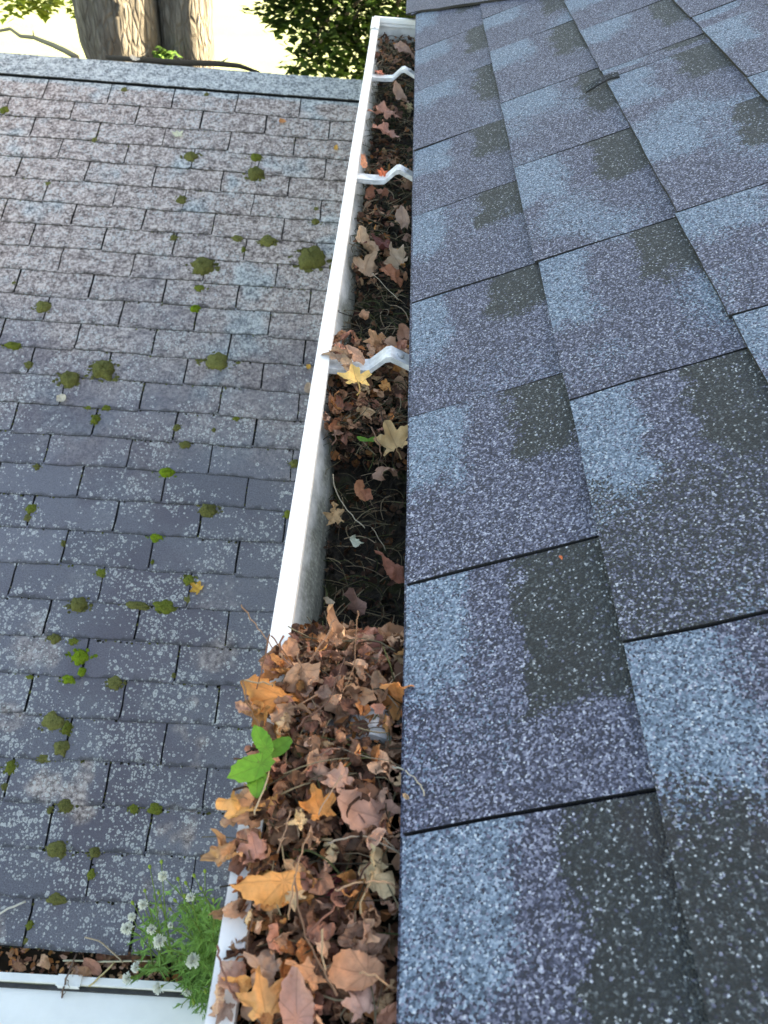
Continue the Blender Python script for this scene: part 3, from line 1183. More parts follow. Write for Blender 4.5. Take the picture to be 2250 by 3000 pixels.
def special(px, py, z, kind, wpx, color, label, tilt=(0, 0, 0), curl=.5, crump=.10, stem=0.0, clamp=True, cat='leaf', name='dead_leaf', fold=.12, mat=None, group=None):
    """a leaf one can point to: its place in the gutter at height z, its width in photo pixels"""
    global N_LEAF
    P = at_z(px, py, z)
    dist = (P-CAM) @ _f
    size = wpx/FPX*dist/2*1.22
    big = wpx > 75
    if big and kind == 'oval' and py > 1800:
        kind = rl.choice(('maple', 'oval', 'broad'))
    f_ = 1.28
    color = (color[0]*f_, color[1]*f_, color[2]*f_+.012)
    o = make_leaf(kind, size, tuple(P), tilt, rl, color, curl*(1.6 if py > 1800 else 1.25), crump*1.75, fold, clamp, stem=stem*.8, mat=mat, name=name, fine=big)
    tag(o, label, cat, group)
    N_LEAF += 1
    return o


SP = special
# far half
SP(985, 1048, -.022, 'oval', 62, (.40, .27, .18), 'pale brown leaf lying across the lip end of the third hanger', (.2, .2, 1.4), .7, .1, clamp=False)
SP(1015, 1065, -.021, 'frag', 44, (.44, .30, .19), 'tan scrap on the strap of the third hanger', (.3, .2, .4), 1.0, .14, clamp=False)
SP(1040, 1040, -.020, 'oval', 66, (.42, .24, .15), 'pinkish leaf resting on the middle of the third hanger', (.3, .1, .8), 1.0, .14, clamp=False)
SP(1000, 1035, -.018, 'broad', 54, (.36, .22, .14), 'brown curled leaf on the third hanger near the lip', (.5, .3, 2.0), 1.2, .14, clamp=False)
SP(1020, 1085, -.024, 'frag', 50, (.40, .26, .17), 'torn tan leaf hanging off the near side of the third hanger', (.5, .2, 1.0), 1.0, .14, clamp=False)
SP(905, 2105, -.010, 'frag', 60, (.52, .30, .16), 'tan scrap on the strap of the fourth hanger', (.3, .3, .9), 1.0, .14, clamp=False)
SP(1045, 1112, -.018, 'maple', 112, (.66, .42, .13), 'yellow maple leaf lying in front of the third hanger from the far end', (.15, .1, .25), .25, .06, .03, clamp=False)
SP(1158, 1300, -.050, 'maple', 135, (.52, .34, .16), 'tan maple leaf propped against the eave halfway along the gutter', (.5, -.35, .5), .5, .12, .015)
SP(1128, 1372, -.058, 'oval', 90, (.34, .20, .13), 'folded pinkish-brown leaf just below the tan maple leaf', (.5, .4, 2.6), 1.3, .10)
SP(1058, 1440, -.070, 'oval', 62, (.42, .17, .075), 'small orange-brown leaf on the bare black mould', (.3, .5, .3), .8, .08)
SP(1072, 1452, -.072, 'frag', 46, (.38, .15, .075), 'round rusty scrap of leaf beside the small orange-brown leaf', (.2, .1, 0), .6, .1)
SP(978, 1520, -.068, 'maple', 92, (.50, .33, .17), 'folded tan leaf standing against the dirty inner gutter wall', (.7, .5, .4), 1.0, .16)
SP(1045, 1583, -.076, 'frag', 44, (.58, .60, .46), 'pale greenish-white curled scrap on the black mould', (.3, .3, .6), 1.4, .15, cat='leaf scrap')
SP(1148, 1655, -.055, 'oval', 105, (.36, .14, .085), 'reddish folded leaf jutting from under the eave', (.5, .5, .9), 1.5, .08)
SP(1050, 1760, -.070, 'oval', 85, (.34, .20, .15), 'narrow pinkish curl of leaf above the near leaf heap', (.2, .9, .1), 1.8, .06)
SP(962, 1765, -.068, 'frag', 44, (.42, .34, .24), 'pale grey-tan leaf scrap beside the inner gutter wall', (.4, .4, 1.2), .9, .12)
SP(1185, 985, -.045, 'oval', 66, (.36, .19, .12), 'brown leaf tip poking out under the eave beyond the third hanger', (.6, -.4, .4), 1.0, .1)
SP(1172, 1020, -.040, 'oval', 80, (.40, .23, .14), 'pink-brown leaf draped behind the third hanger', (.3, .2, 1.3), .9, .1)
SP(1102, 1010, -.040, 'maple', 84, (.44, .24, .12), 'brown maple leaf on edge behind the third hanger', (.9, .2, .8), .9, .14)
SP(985, 1025, -.036, 'oval', 66, (.36, .22, .15), 'pale brown leaf by the lip behind the third hanger', (.4, .2, .7), .7, .1)
SP(1065, 1190, -.055, 'maple', 92, (.46, .25, .14), 'crumpled pinkish leaf below the yellow maple leaf', (.6, .3, 1.0), .9, .16)
SP(980, 1178, -.052, 'oval', 60, (.42, .19, .09), 'orange-brown leaf between the gutter lip and the yellow maple leaf', (.5, .3, .2), .8, .1)
SP(980, 1255, -.060, 'oval', 60, (.46, .20, .10), 'rolled orange leaf close to the gutter wall', (.2, .2, .45), 2.2, .05)
SP(1140, 330, -.040, 'maple', 110, (.36, .18, .12), 'large brown leaf lying beyond the second hanger from the far end', (.3, .2, .8), .7, .12)
SP(1145, 398, -.045, 'maple', 105, (.38, .19, .135), 'pink-brown leaf nearer the second hanger, below the large brown one', (.4, -.1, 2.0), .8, .14)
SP(1168, 283, -.042, 'oval', 70, (.36, .23, .16), 'light brown curled leaf just below the far hanger', (.5, .2, .6), 1.0, .1)
SP(1188, 150, -.040, 'oval', 60, (.34, .21, .15), 'brown leaf against the eave near the gutter end', (.5, -.2, 1.2), .8, .1)
SP(1065, 472, -.030, 'oval', 40, (.56, .24, .13), 'small salmon leaf stuck on the wall behind the second hanger', (.6, .5, .2), .6, .1)
SP(1121, 510, -.0235, 'maple', 38, (.58, .14, .055), 'small red-orange leaf lying on the second hanger', (.4, .1, .3), .5, .15, clamp=False)
SP(1112, 212, -.0255, 'frag', 32, (.48, .17, .10), 'small red scrap lying on the far hanger', (.3, .2, 1), .7, .2, clamp=False)
SP(1082, 570, -.060, 'oval', 52, (.46, .20, .12), 'upright red-brown leaf just in front of the second hanger', (.8, .3, .2), 1.2, .1)
SP(1120, 555, -.055, 'oval', 50, (.48, .22, .14), 'pinkish leaf hanging below the small red-orange leaf', (.6, .2, 2.7), 1.0, .12)
SP(1062, 715, -.055, 'oval', 82, (.47, .33, .21), 'pale tan leaf, uppermost of the pale cluster by the far gutter wall', (.6, .6, .5), 1.3, .1)
SP(1088, 728, -.052, 'frag', 60, (.44, .30, .19), 'round pale leaf curl in the pale cluster', (.3, .5, .5), 1.5, .1)
SP(1075, 790, -.058, 'maple', 100, (.46, .31, .20), 'long pale folded leaf, nearest of the pale cluster', (.5, .5, .2), 1.5, .12)
SP(1165, 765, -.050, 'maple', 95, (.45, .33, .23), 'pale leaf half folded over beside the eave', (.6, -.5, .9), 1.0, .12)
SP(1150, 800, -.056, 'oval', 78, (.38, .15, .07), 'rust-orange leaf under the pale folded leaf by the eave', (.4, .1, .9), .6, .1)
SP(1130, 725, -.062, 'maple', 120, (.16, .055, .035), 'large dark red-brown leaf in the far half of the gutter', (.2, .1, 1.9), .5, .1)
SP(1180, 640, -.055, 'oval', 66, (.40, .26, .18), 'tan leaf tucked under the eave', (.5, -.3, .2), 1.0, .12)
# the near heap
SP(1135, 1905, -.040, 'maple', 210, (.34, .135, .095), 'broad dull-red maple leaf under the eave at the top of the heap', (.5, -.25, 2.6), .45, .07, .02)
SP(985, 1900, -.030, 'maple', 190, (.46, .24, .125), 'big light-brown maple leaf with strong veins heading the near heap', (.6, .35, .4), .7, .12, .02)
SP(1165, 2038, -.004, 'oval', 130, (.56, .22, .065), 'bright orange leaf standing against the shingle edge', (.9, -.75, .25), .7, .10, clamp=False)
SP(800, 2030, .004, 'oval', 150, (.50, .205, .05), 'shiny amber leaf draped over the gutter lip', (.25, .35, 1.2), .8, .14, clamp=False)
SP(895, 2030, -.010, 'oval', 110, (.42, .19, .085), 'cupped orange-brown leaf beside the amber leaf', (.5, .2, .8), 1.3, .12, clamp=False)
SP(845, 1895, .004, 'frag', 68, (.52, .27, .15), 'light orange leaf perched on a stalk over the lip', (.9, .3, .2), .6, .14, clamp=False)
SP(715, 2072, .010, 'frag', 62, (.50, .27, .18), 'small pink curled leaf sticking out past the lip', (.5, -.3, .2), 1.2, .15, clamp=False)
SP(1020, 2055, -.010, 'oval', 130, (.42, .25, .155), 'large rounded pale-brown leaf in front of the heap top', (.6, .1, .5), .9, .10, clamp=False)
SP(1000, 2290, .004, 'oval', 120, (.40, .23, .16), 'pinkish-brown leaf with a pointed tip mid heap', (.35, .3, .9), .7, .10, clamp=False)
SP(1075, 2385, -.006, 'oval', 190, (.40, .225, .16), 'large flat pinkish leaf reaching the shingles', (.45, -.2, 1.5), .4, .06, clamp=False)
SP(938, 2375, .006, 'maple', 130, (.54, .22, .055), 'orange maple leaf in the middle of the heap', (.3, .25, .4), .5, .12, clamp=False)
SP(705, 2365, .008, 'oval', 165, (.60, .32, .115), 'golden-tan folded leaf hanging on the lip', (.55, -.2, 2.9), .9, .08, clamp=False)
SP(880, 2410, .008, 'maple', 80, (.60, .42, .22), 'pale straw-coloured leaf on top of the heap', (.3, .4, 1.0), 1.0, .2, clamp=False)
SP(672, 2492, .004, 'maple', 135, (.42, .22, .10), 'ragged brown leaf jutting out beyond the lip', (.4, .4, 1.7), 1.3, .22, clamp=False)
SP(750, 2500, .002, 'maple', 115, (.38, .19, .135), 'veined pinkish leaf folded over the lip', (.5, .3, .3), .7, .10, clamp=False)
SP(790, 2580, .006, 'oval', 170, (.60, .28, .085), 'long orange leaf rolled across the lip', (.2, .2, 1.75), 2.2, .05, clamp=False, fold=.3)
SP(703, 2595, .000, 'oval', 80, (.36, .13, .045), 'rust-brown leaf end hanging over the outer edge of the lip', (.8, .1, .3), 1.0, .10, clamp=False)
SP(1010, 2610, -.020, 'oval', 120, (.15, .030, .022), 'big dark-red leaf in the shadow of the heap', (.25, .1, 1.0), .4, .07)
SP(865, 2620, .004, 'maple', 80, (.46, .31, .17), 'small tan maple leaf pointing down the heap', (.3, .1, 3.1), .5, .10, clamp=False)
SP(905, 2860, -.004, 'maple', 170, (.54, .26, .125), 'large peach-coloured leaf curling up at the bottom of the heap', (.35, .25, 2.2), 1.0, .08, clamp=True)
SP(1035, 2845, -.008, 'oval', 165, (.44, .225, .125), 'wide peach-brown leaf next to the curling peach one', (.2, -.15, 1.5), .6, .06)
SP(1080, 2790, -.012, 'oval', 150, (.38, .225, .15), 'upright tan leaf against the shingles near the bottom', (.7, .2, .1), .9, .08)
SP(868, 2940, .000, 'oval', 165, (.44, .235, .175), 'smooth pink leaf standing at the bottom edge', (.75, .15, .1), .8, .04)
SP(775, 2945, .000, 'maple', 165, (.58, .28, .10), 'golden-brown leaf with a hole at the bottom edge', (.55, .1, .3), .6, .10)
SP(790, 2845, -.008, 'maple', 150, (.34, .22, .15), 'greyish-tan crumpled leaf above the golden one', (.4, .2, 1.2), .8, .16)
SP(660, 2950, LIPZ+.004, 'oval', 85, (.36, .235, .17), 'small brown leaf lying flat on the white lip at the bottom', (.05, .05, 2.8), .3, .06, clamp=False)
SP(690, 2870, -.012, 'oval', 95, (.46, .28, .21), 'pale pink-brown leaf hooked over the inside of the lip near the bottom', (.4, .3, .8), .8, .10, clamp=False)
SP(1060, 2950, -.010, 'oval', 130, (.42, .25, .19), 'pinkish leaf at the bottom right of the gutter', (.3, .1, .5), .5, .06)
SP(1095, 2545, -.008, 'maple', 130, (.46, .35, .20), 'straw-yellow twisted leaf beside the shingles in the near heap', (.6, .4, .7), 1.4, .18)
SP(1185, 2335, .012, 'frag', 42, (.50, .36, .22), 'tiny curled tan leaf lying on the edge of the shingles', (.4, .4, .2), 1.8, .15, clamp=False)

# the crowd of look-alike leaves
GROUPS = {
    'heap': ('curled brown dead leaf piled in the near end of the long gutter', 'leaves in the near heap'),
    'mid': ('small dry leaf among the litter in front of the third hanger', 'leaves around the third hanger'),
    'far': ('small dead leaf on the dark mould in the far half of the gutter', 'leaves in the far half')}


def tone_word(c):
    lum = .3*c[0]+.6*c[1]+.1*c[2]
    sat = c[0]/max(c[2], .01)
    hue = 'orange-brown' if sat > 4.5 else 'pinkish-brown' if sat < 2.5 else 'brown'
    return ('very dark ' if lum < .075 else 'dark ' if lum < .125 else 'pale ' if lum > .24 else '') + hue


def leaf_label(c, kind, s, x, y, zone):
    shape = {'maple': 'lobed leaf', 'broad': 'rounded leaf', 'oval': 'oval leaf', 'frag': 'torn leaf scrap'}[kind]
    size = 'larger ' if s > .018 else 'small ' if s < .012 else ''
    side = 'by the lip' if x < -.072 else 'under the eave' if x > -.030 else 'mid gutter'
    if zone == 'heap':
        band = 'at the heap foot' if y < .13 else 'in the lower heap' if y < .22 else 'in the mid heap' if y < .31 else 'below the fourth hanger' if y < .37 else 'at the heap top'
    elif zone == 'mid':
        band = 'just before the third hanger' if y < .88 else 'just beyond the third hanger'
    else:
        band = 'between the second and third hangers' if y < 1.47 else 'between the two far hangers' if y < 2.06 else 'beyond the far hanger'
    return f'{size}{tone_word(c)} {shape} {side}, {band}'


def scatter(n, ya, yb, zone, smin, smax, zlo, zhi, rgen, clamp=True, x0=-.104, x1=.004, bias=None):
    global N_LEAF
    for _ in range(n):
        y = rgen.uniform(ya, yb)
        x = rgen.uniform(x0, x1)
        z = zd(y)+rgen.uniform(zlo, zhi)
        if not (ya < .45):
            x = max(x, wall(z)+.008)
        kind = rgen.choice(('maple', 'oval', 'oval', 'frag', 'frag', 'frag', 'broad'))
        s = rgen.uniform(smin, smax)*{'maple': .80, 'oval': .68, 'broad': .62}.get(kind, .58)
        c = rgen.choice(BW)
        f = rgen.choice((rgen.uniform(.38, .75), rgen.uniform(.75, 1.2), rgen.uniform(1.0, 1.5)))
        c = tuple(min(.8, q*f) for q in c)
        rot = (rgen.gauss(0, .65), rgen.gauss(0, .65), rgen.uniform(0, 6.28))
        o = make_leaf(kind, s, (x, y, z), rot, rgen, c, rgen.uniform(1.0, 3.0), rgen.uniform(.18, .42), rgen.uniform(0, .5),
                      clamp=clamp and not (x < -.085 and z > LIPZ-.004), stem=rgen.choice((0, 0, 0, .02, .03)))
        tag(o, leaf_label(c, kind, s, x, y, zone), 'leaf', GROUPS[zone][1])
        N_LEAF += 1


rq = random.Random(77)
scatter(150, .02, .44, 'heap', .013, .030, -.006, .016, rq)
scatter(22, .26, .43, 'heap', .012, .024, .000, .020, rq, x0=-.116, x1=-.085)
scatter(14, .42, .50, 'heap', .014, .026, -.004, .018, rq, x0=-.085)
scatter(24, .78, .98, 'mid', .011, .022, .000, .016, rq, x0=-.095)
scatter(20, 1.0, 2.48, 'far', .014, .026, .002, .018, rq, x0=-.07)
print('leaves', N_LEAF)

# litter that nobody could count: crumbs and stems
rb = random.Random(3)
mb = MB()


def crumbs(n, ya, yb, smin, smax, zlo, zhi, dark=1.0, x0=-.104):
    for _ in range(n):
        y = rb.uniform(ya, yb)
        z = zd(y)+rb.uniform(zlo, zhi)
        x = rb.uniform(max(x0, wall(min(z, LIPZ))+.004), .008)
        s = rb.uniform(smin, smax)
        c = rb.choice(BW)
        f = rb.uniform(.35, 1.1)*dark
        c = tuple(q*f for q in c)
        Rm = Matrix.Rotation(rb.uniform(0, 6.28), 3, 'Z') @ Matrix.Rotation(rb.gauss(0, .7), 3, 'X') @ Matrix.Rotation(rb.gauss(0, .7), 3, 'Y')
        N = rb.choice((5, 6, 7))
        vs = [Vector((0, 0, rb.uniform(-.25, .25)*s))]
        el = rb.uniform(.35, 1.0)
        for i in range(N):
            a = 6.283*i/N
            r = s*rb.uniform(.6, 1.15)
            vs.append(Vector((math.cos(a)*r*el, math.sin(a)*r, rb.uniform(-.35, .35)*s)))
        vs = [clampv(Rm @ v_ + Vector((x, y, z))) for v_ in vs]
        mb.add(vs, [(0, 1+i, 1+(i+1) % N) for i in range(N)], c=c)


rc = random.Random(55)


def pieces(n, ya, yb, smin, smax, zlo, zhi, f0=.32, f1=1.35):
    for _ in range(n):
        y = rc.uniform(ya, yb)
        z = zd(y)+rc.uniform(zlo, zhi)
        x = rc.uniform(max(-.108 if y < .44 else -.095, wall(z)+.003 if z < LIPZ else -.112), .004)
        ff = rc.uniform(f0, f1)
        c = tuple(q*ff for q in rc.choice(BW))
        make_leaf(rc.choice(('frag', 'frag', 'oval')), rc.uniform(smin, smax), (x, y, z), (rc.gauss(0, .8), rc.gauss(0, .8), rc.uniform(0, 6.28)), rc, c,
                  rc.uniform(.9, 2.8), rc.uniform(.12, .35), rc.uniform(0, .4), clamp=not (x < -.088 and z > LIPZ-.004), mb=mb)


pieces(820, -.1, .45, .005, .013, -.004, .017)
pieces(90, .42, .50, .005, .013, -.002, .016)
pieces(140, .80, .98, .005, .012, .000, .014, .6, 1.1)
pieces(80, 1.02, 2.5, .005, .012, .000, .010, .25, .8)
pieces(40, .9, 1.0, .006, .012, .020, .034, .8, 1.2)
crumbs(2600, -.3, .47, .0025, .009, -.016, .004, .7)  # heap crumbs darkened: shade between the leaves put into their colour
crumbs(400, .45, .78, .002, .006, -.014, .002, .16)
crumbs(900, .76, 1.02, .002, .007, -.012, .005, .40)
crumbs(1100, 1.0, 2.50, .002, .007, -.014, .003, .20)
for (ya, yb, n) in ((2.30, 2.52, 120), (1.2, 1.3, 60), (1.38, 1.46, 60), (1.6, 1.75, 80)):
    crumbs(n, ya, yb, .003, .010, -.004, .010, .9)
tag(mb.build('leaf_litter', M['bits']), 'fine crumbled brown leaf litter spread through the long gutter', 'leaf litter', kind='stuff')

mb = MB()
SC_ = [(.10, .085, .05), (.05, .04, .025), (.16, .13, .08), (.06, .07, .025), (.20, .15, .10), (.025, .02, .014)]


def strands(n, ya, yb, lmin, lmax, zlo, zhi, rad=.00045):
    for _ in range(n):
        y = rb.uniform(ya, yb)
        z = zd(y)+rb.uniform(zlo, zhi)
        x = rb.uniform(max(-.10, wall(min(z, LIPZ))+.006), .006)
        L = rb.uniform(lmin, lmax)
        a = rb.uniform(0, 6.28)
        k1 = rb.uniform(-1.4, 1.4)
        p = Vector((x, y, z))
        el = rb.uniform(-.15, .45)
        pts = []
        for i in range(5):
            pts.append(Vector(clampv(p)))
            p = p+Vector((math.cos(a)*math.cos(el), math.sin(a)*math.cos(el), math.sin(el)))*L/4
            a += k1/4
            el -= .18
        f = rb.uniform(.6, 1.5)
        c = tuple(q*f for q in rb.choice(SC_))
        tube(mb, pts, rad*rb.uniform(.7, 1.5), seg=3, c=c, cap=False)


strands(260, .02, .46, .02, .06, -.004, .014)
strands(220, .46, .80, .015, .05, -.012, .006, .0004)
strands(420, .78, 1.05, .015, .05, -.008, .014)
strands(1000, 1.0, 2.5, .02, .06, -.010, .014, .00055)
tag(mb.build('dry_grass_stems', M['strand']), 'tangle of thin dry grass and leaf stalks in the long gutter', 'dry grass', kind='stuff')

# single twigs and stalks one can follow, given as photo points with heights
TW_ = [
    ([(1090, 800, -.035), (1130, 840, -.035), (1170, 880, -.03)], 1.0, (.30, .26, .19), 'straight pale stalk slanting in front of the pale leaf cluster'),
    ([(975, 1390, -.05), (985, 1445, -.05), (1030, 1510, -.05), (1070, 1545, -.05)], 1.2, (.34, .30, .22), 'curved pale stalk on the black mould'),
    ([(1090, 1545, -.055), (1130, 1612, -.05)], .9, (.26, .22, .16), 'short pale stalk beside the reddish folded leaf'),
    ([(1088, 1250, -.03), (1110, 1300, -.03), (1118, 1335, -.035)], 1.3, (.20, .11, .07), 'brown stalk of the crumpled leaf above the tan maple leaf'),
    ([(980, 1815, .005), (945, 1880, .01), (910, 1935, .005), (880, 2010, -.01)], 1.7, (.33, .19, .12), 'thick reddish stalk leaning on the heap top'),
    ([(790, 1860, .02), (772, 1930, .02), (755, 2010, .01), (745, 2060, .0)], 1.1, (.20, .10, .06), 'dark stalk standing up beside the lip'),
    ([(795, 1862, .018), (840, 1920, .008), (875, 1975, -.005)], 1.1, (.25, .12, .07), 'thin dark stalk crossing above the white lip'),
    ([(712, 1995, .02), (725, 2060, .015), (750, 2110, .005), (765, 2150, 0)], 1.2, (.22, .12, .07), 'bent brown stalk outside the lip above the green leaves'),
    ([(712, 1992, .02), (770, 2000, .015), (800, 2010, .01)], 1.2, (.36, .27, .17), 'pale stalk pointing left over the lip'),
    ([(1050, 1790, 0), (1040, 1860, .005), (1035, 1960, .005), (1000, 2030, .005)], 1.0, (.26, .14, .08), 'upright thin stalk in the heap top'),
    ([(1175, 1970, -.005), (1140, 2000, -.005), (1090, 2030, -.005), (1040, 2055, 0)], 1.3, (.38, .27, .18), 'pale twig running from the eave into the heap'),
    ([(1010, 1930, .0), (985, 1990, .005), (960, 2060, .01), (900, 2100, .012), (870, 2140, .01)], 1.4, (.13, .07, .05), 'dark twig curving across the fourth hanger'),
    ([(790, 2260, .015), (770, 2320, .02), (745, 2385, .02)], 1.6, (.46, .34, .22), 'stout straw-coloured stalk below the green leaves'),
    ([(1000, 2270, .012), (960, 2335, .015), (930, 2390, .012)], 1.0, (.40, .26, .17), 'fine stalk of the pointed pinkish leaf'),
    ([(1150, 2245, 0), (1190, 2260, .006), (1230, 2300, .012), (1242, 2332, .012)], 1.1, (.42, .38, .30), 'pale tendril reaching over onto the shingles'),
    ([(960, 2470, .004), (1010, 2455, .004), (1080, 2455, 0), (1170, 2500, -.006)], 1.2, (.32, .26, .20), 'long grey stalk across the dark gap by the shingles'),
    ([(980, 2610, .004), (1040, 2590, .006), (1110, 2580, .004), (1170, 2600, -.004)], 1.5, (.42, .26, .16), 'pinkish twig arching across the dark-red leaf'),
    ([(865, 2560, .01), (880, 2680, .01), (905, 2760, .008), (950, 2850, .012), (990, 2920, .014)], 1.2, (.20, .11, .07), 'long brown stalk running down the lower heap'),
    ([(945, 2720, .01), (942, 2790, .01), (955, 2850, .012)], 1.2, (.44, .30, .18), 'pale stalk hanging over the peach leaf'),
    ([(1055, 2850, .008), (1110, 2865, .008), (1165, 2905, -.006)], 1.5, (.42, .25, .15), 'smooth stalk of the wide peach-brown leaf'),
    ([(635, 2775, -.004), (650, 2830, .0), (670, 2890, .002), (692, 2925, -.008)], 1.3, (.18, .08, .06), 'dark bent stalk lying across the white lip near the bottom'),
    ([(850, 2370, .016), (830, 2450, .016), (815, 2500, .014)], .9, (.33, .2, .13), 'fine brown stalk on the left of the heap'),
    ([(905, 2440, .016), (875, 2520, .018), (855, 2620, .016), (845, 2690, .01)], 1.1, (.34, .20, .12), 'reddish stalk in the middle of the lower heap'),
    ([(740, 2690, -.008), (725, 2770, -.012), (735, 2820, -.014)], 1.4, (.16, .09, .06), 'dark twig just inside the lip'),
    ([(1105, 2440, -.002), (1150, 2480, -.006), (1178, 2510, -.010)], 1.0, (.40, .33, .24), 'short pale stalk below the large pinkish leaf'),
    ([(705, 1772, .03), (735, 1810, .012), (765, 1850, .004), (800, 1900, .0)], .9, (.34, .20, .13), 'wiry stalk with a curled tip rising left of the lip'),
]
rt = random.Random(8)
for pts, w, c, lab in TW_:
    mb = MB()
    W = [Vector(at_z(x, y, z)) for (x, y, z) in pts]
    # densify
    D = []
    for i in range(len(W)-1):
        p0, p1, p2, p3 = W[max(i-1, 0)], W[i], W[i+1], W[min(i+2, len(W)-1)]
        for t in (0, .25, .5, .75):
            D.append(.5*((2*p1)+(p2-p0)*t+(2*p0-5*p1+4*p2-p3)*t*t+(3*p1-p0-3*p2+p3)*t**3))
    D.append(W[-1])
    D = [p+Vector((rt.uniform(-1, 1), rt.uniform(-1, 1), rt.uniform(-1, 1)))*.0008 for p in D]
    c = tuple(q*.8 for q in c)
    n = len(D)
    tube(mb, D, [(.00046+.0003*abs(i/n-.5))*min(w, 1.25)*(.75 if i == n-1 else 1) for i in range(n)], seg=5, c=c)
    o = mb.build('twig', M['twig'], None, True, origin=tuple(W[0]))
    tag(o, lab, 'twig', 'stalks and twigs in the leaf heap')

# ------------------------------------------------------------------ green seedling by the lip
seed = empty('maple_seedling', tuple(at_z(800, 2200, -.02)))
tag(seed, 'bright green maple seedling growing out of the leaves beside the lip', 'seedling')


def green(px, py, z, w, rot, col, kind='maple'):
    P = at_z(px, py, z)
    dist = (P-CAM) @ _f
    V, F, UV = leaf_local(kind, w/FPX*dist/2*1.1, rl, .3, .05, .10)
    Rm = Matrix.Rotation(rot[2], 3, 'Z') @ Matrix.Rotation(rot[0], 3, 'X') @ Matrix.Rotation(rot[1], 3, 'Y')
    mb = MB()
    mb.add([Rm @ p+Vector(P) for p in V], F, uv=UV, c=col)
    part(mb, 'leaf', M['greenleaf'], seed, True)


green(738, 2250, .022, 130, (.15, -.12, 2.2), (.13, .33, .035), 'oval')
green(752, 2285, .018, 100, (.1, -.1, 3.3), (.12, .31, .035), 'oval')
green(768, 2172, .020, 90, (.2, .15, .6), (.12, .32, .035), 'oval')
green(815, 2190, .010, 80, (.3, .4, -1.0), (.10, .25, .03), 'oval')
mb = MB()
tube(mb, [at_z(830, 2210, -.01), at_z(800, 2195, .01), at_z(778, 2205, .017), at_z(755, 2235, .021)], [.0011, .001, .0009, .0008], seg=5, c=(.20, .26, .07))
part(mb, 'stem', M['plant'], seed, True)

# small sprout on the mould
sp = empty('tiny_sprout', tuple(at_z(1080, 1300, -.075)))
tag(sp, 'tiny green two-leaved sprout in the middle of the gutter', 'sprout')
for dx, rz in ((-16, 1.2), (14, -1.0)):
    P = at_z(1080+dx, 1288, -.050)
    V, F, UV = leaf_local('oval', .0075, rl, .3, .03, .1)
    Rm = Matrix.Rotation(rz, 3, 'Z')
    mb = MB()
    mb.add([Rm @ p+Vector(P) for p in V], F, uv=UV, c=(.11, .27, .03))
    part(mb, 'leaf', M['greenleaf'], sp, True)
mb = MB()
tube(mb, [at_z(1080, 1310, -.075), at_z(1080, 1295, -.052)], .0006, seg=4, c=(.18, .25, .07))
part(mb, 'stem', M['plant'], sp)


# ------------------------------------------------------------------ things lying on the old roof
def lay_on_wing(px, py, kind, wpx, color, label, lift=.012, curl=.5, rz=0.0):
    a, b = at_wing(px, py)
    P = wing_point(a, b, lift)
    dist = (P-CAM) @ _f
    size = wpx/FPX*dist/2*1.2
    base = Matrix((LUX, LUY, LN)).transposed()
    Rm = base @ Matrix.Rotation(rz, 3, 'Z')
    o = make_leaf(kind, size, tuple(P), Rm, rl, color, curl, .12, .15, clamp=False)
    tag(o, label, 'leaf')


lay_on_wing(582, 1730, 'maple', 52, (.72, .40, .075), 'orange-yellow maple leaf lying on the old roof in the lower middle', rz=1.0)
lay_on_wing(523, 402, 'maple', 40, (.70, .68, .50), 'pale yellow leaf on the old roof near the ridge', rz=.3)
lay_on_wing(183, 1174, 'frag', 34, (.66, .58, .46), 'cream-coloured leaf on the left of the old roof', rz=.8)
lay_on_wing(827, 362, 'frag', 24, (.62, .26, .10), 'small orange scrap on the old roof near the far end of the gutter lip')
lay_on_wing(984, 440, 'oval', 20, (.70, .38, .09), 'tiny golden leaf on the old roof close to the lip')
lay_on_wing(904, 1080, 'frag', 20, (.66, .36, .08), 'tiny amber scrap on the old roof beside the lip, halfway down')
lay_on_wing(903, 1145, 'oval', 36, (.50, .36, .27), 'small pinkish leaf on the old roof just left of the lip')
P = roof_point(.133, .486, .006)
tag(make_leaf('frag', .0028, tuple(P), (.2, .42, .3), rl, (.65, .18, .07), .6, .1, clamp=False), 'tiny red-orange scrap on the dark shingles', 'leaf scrap')

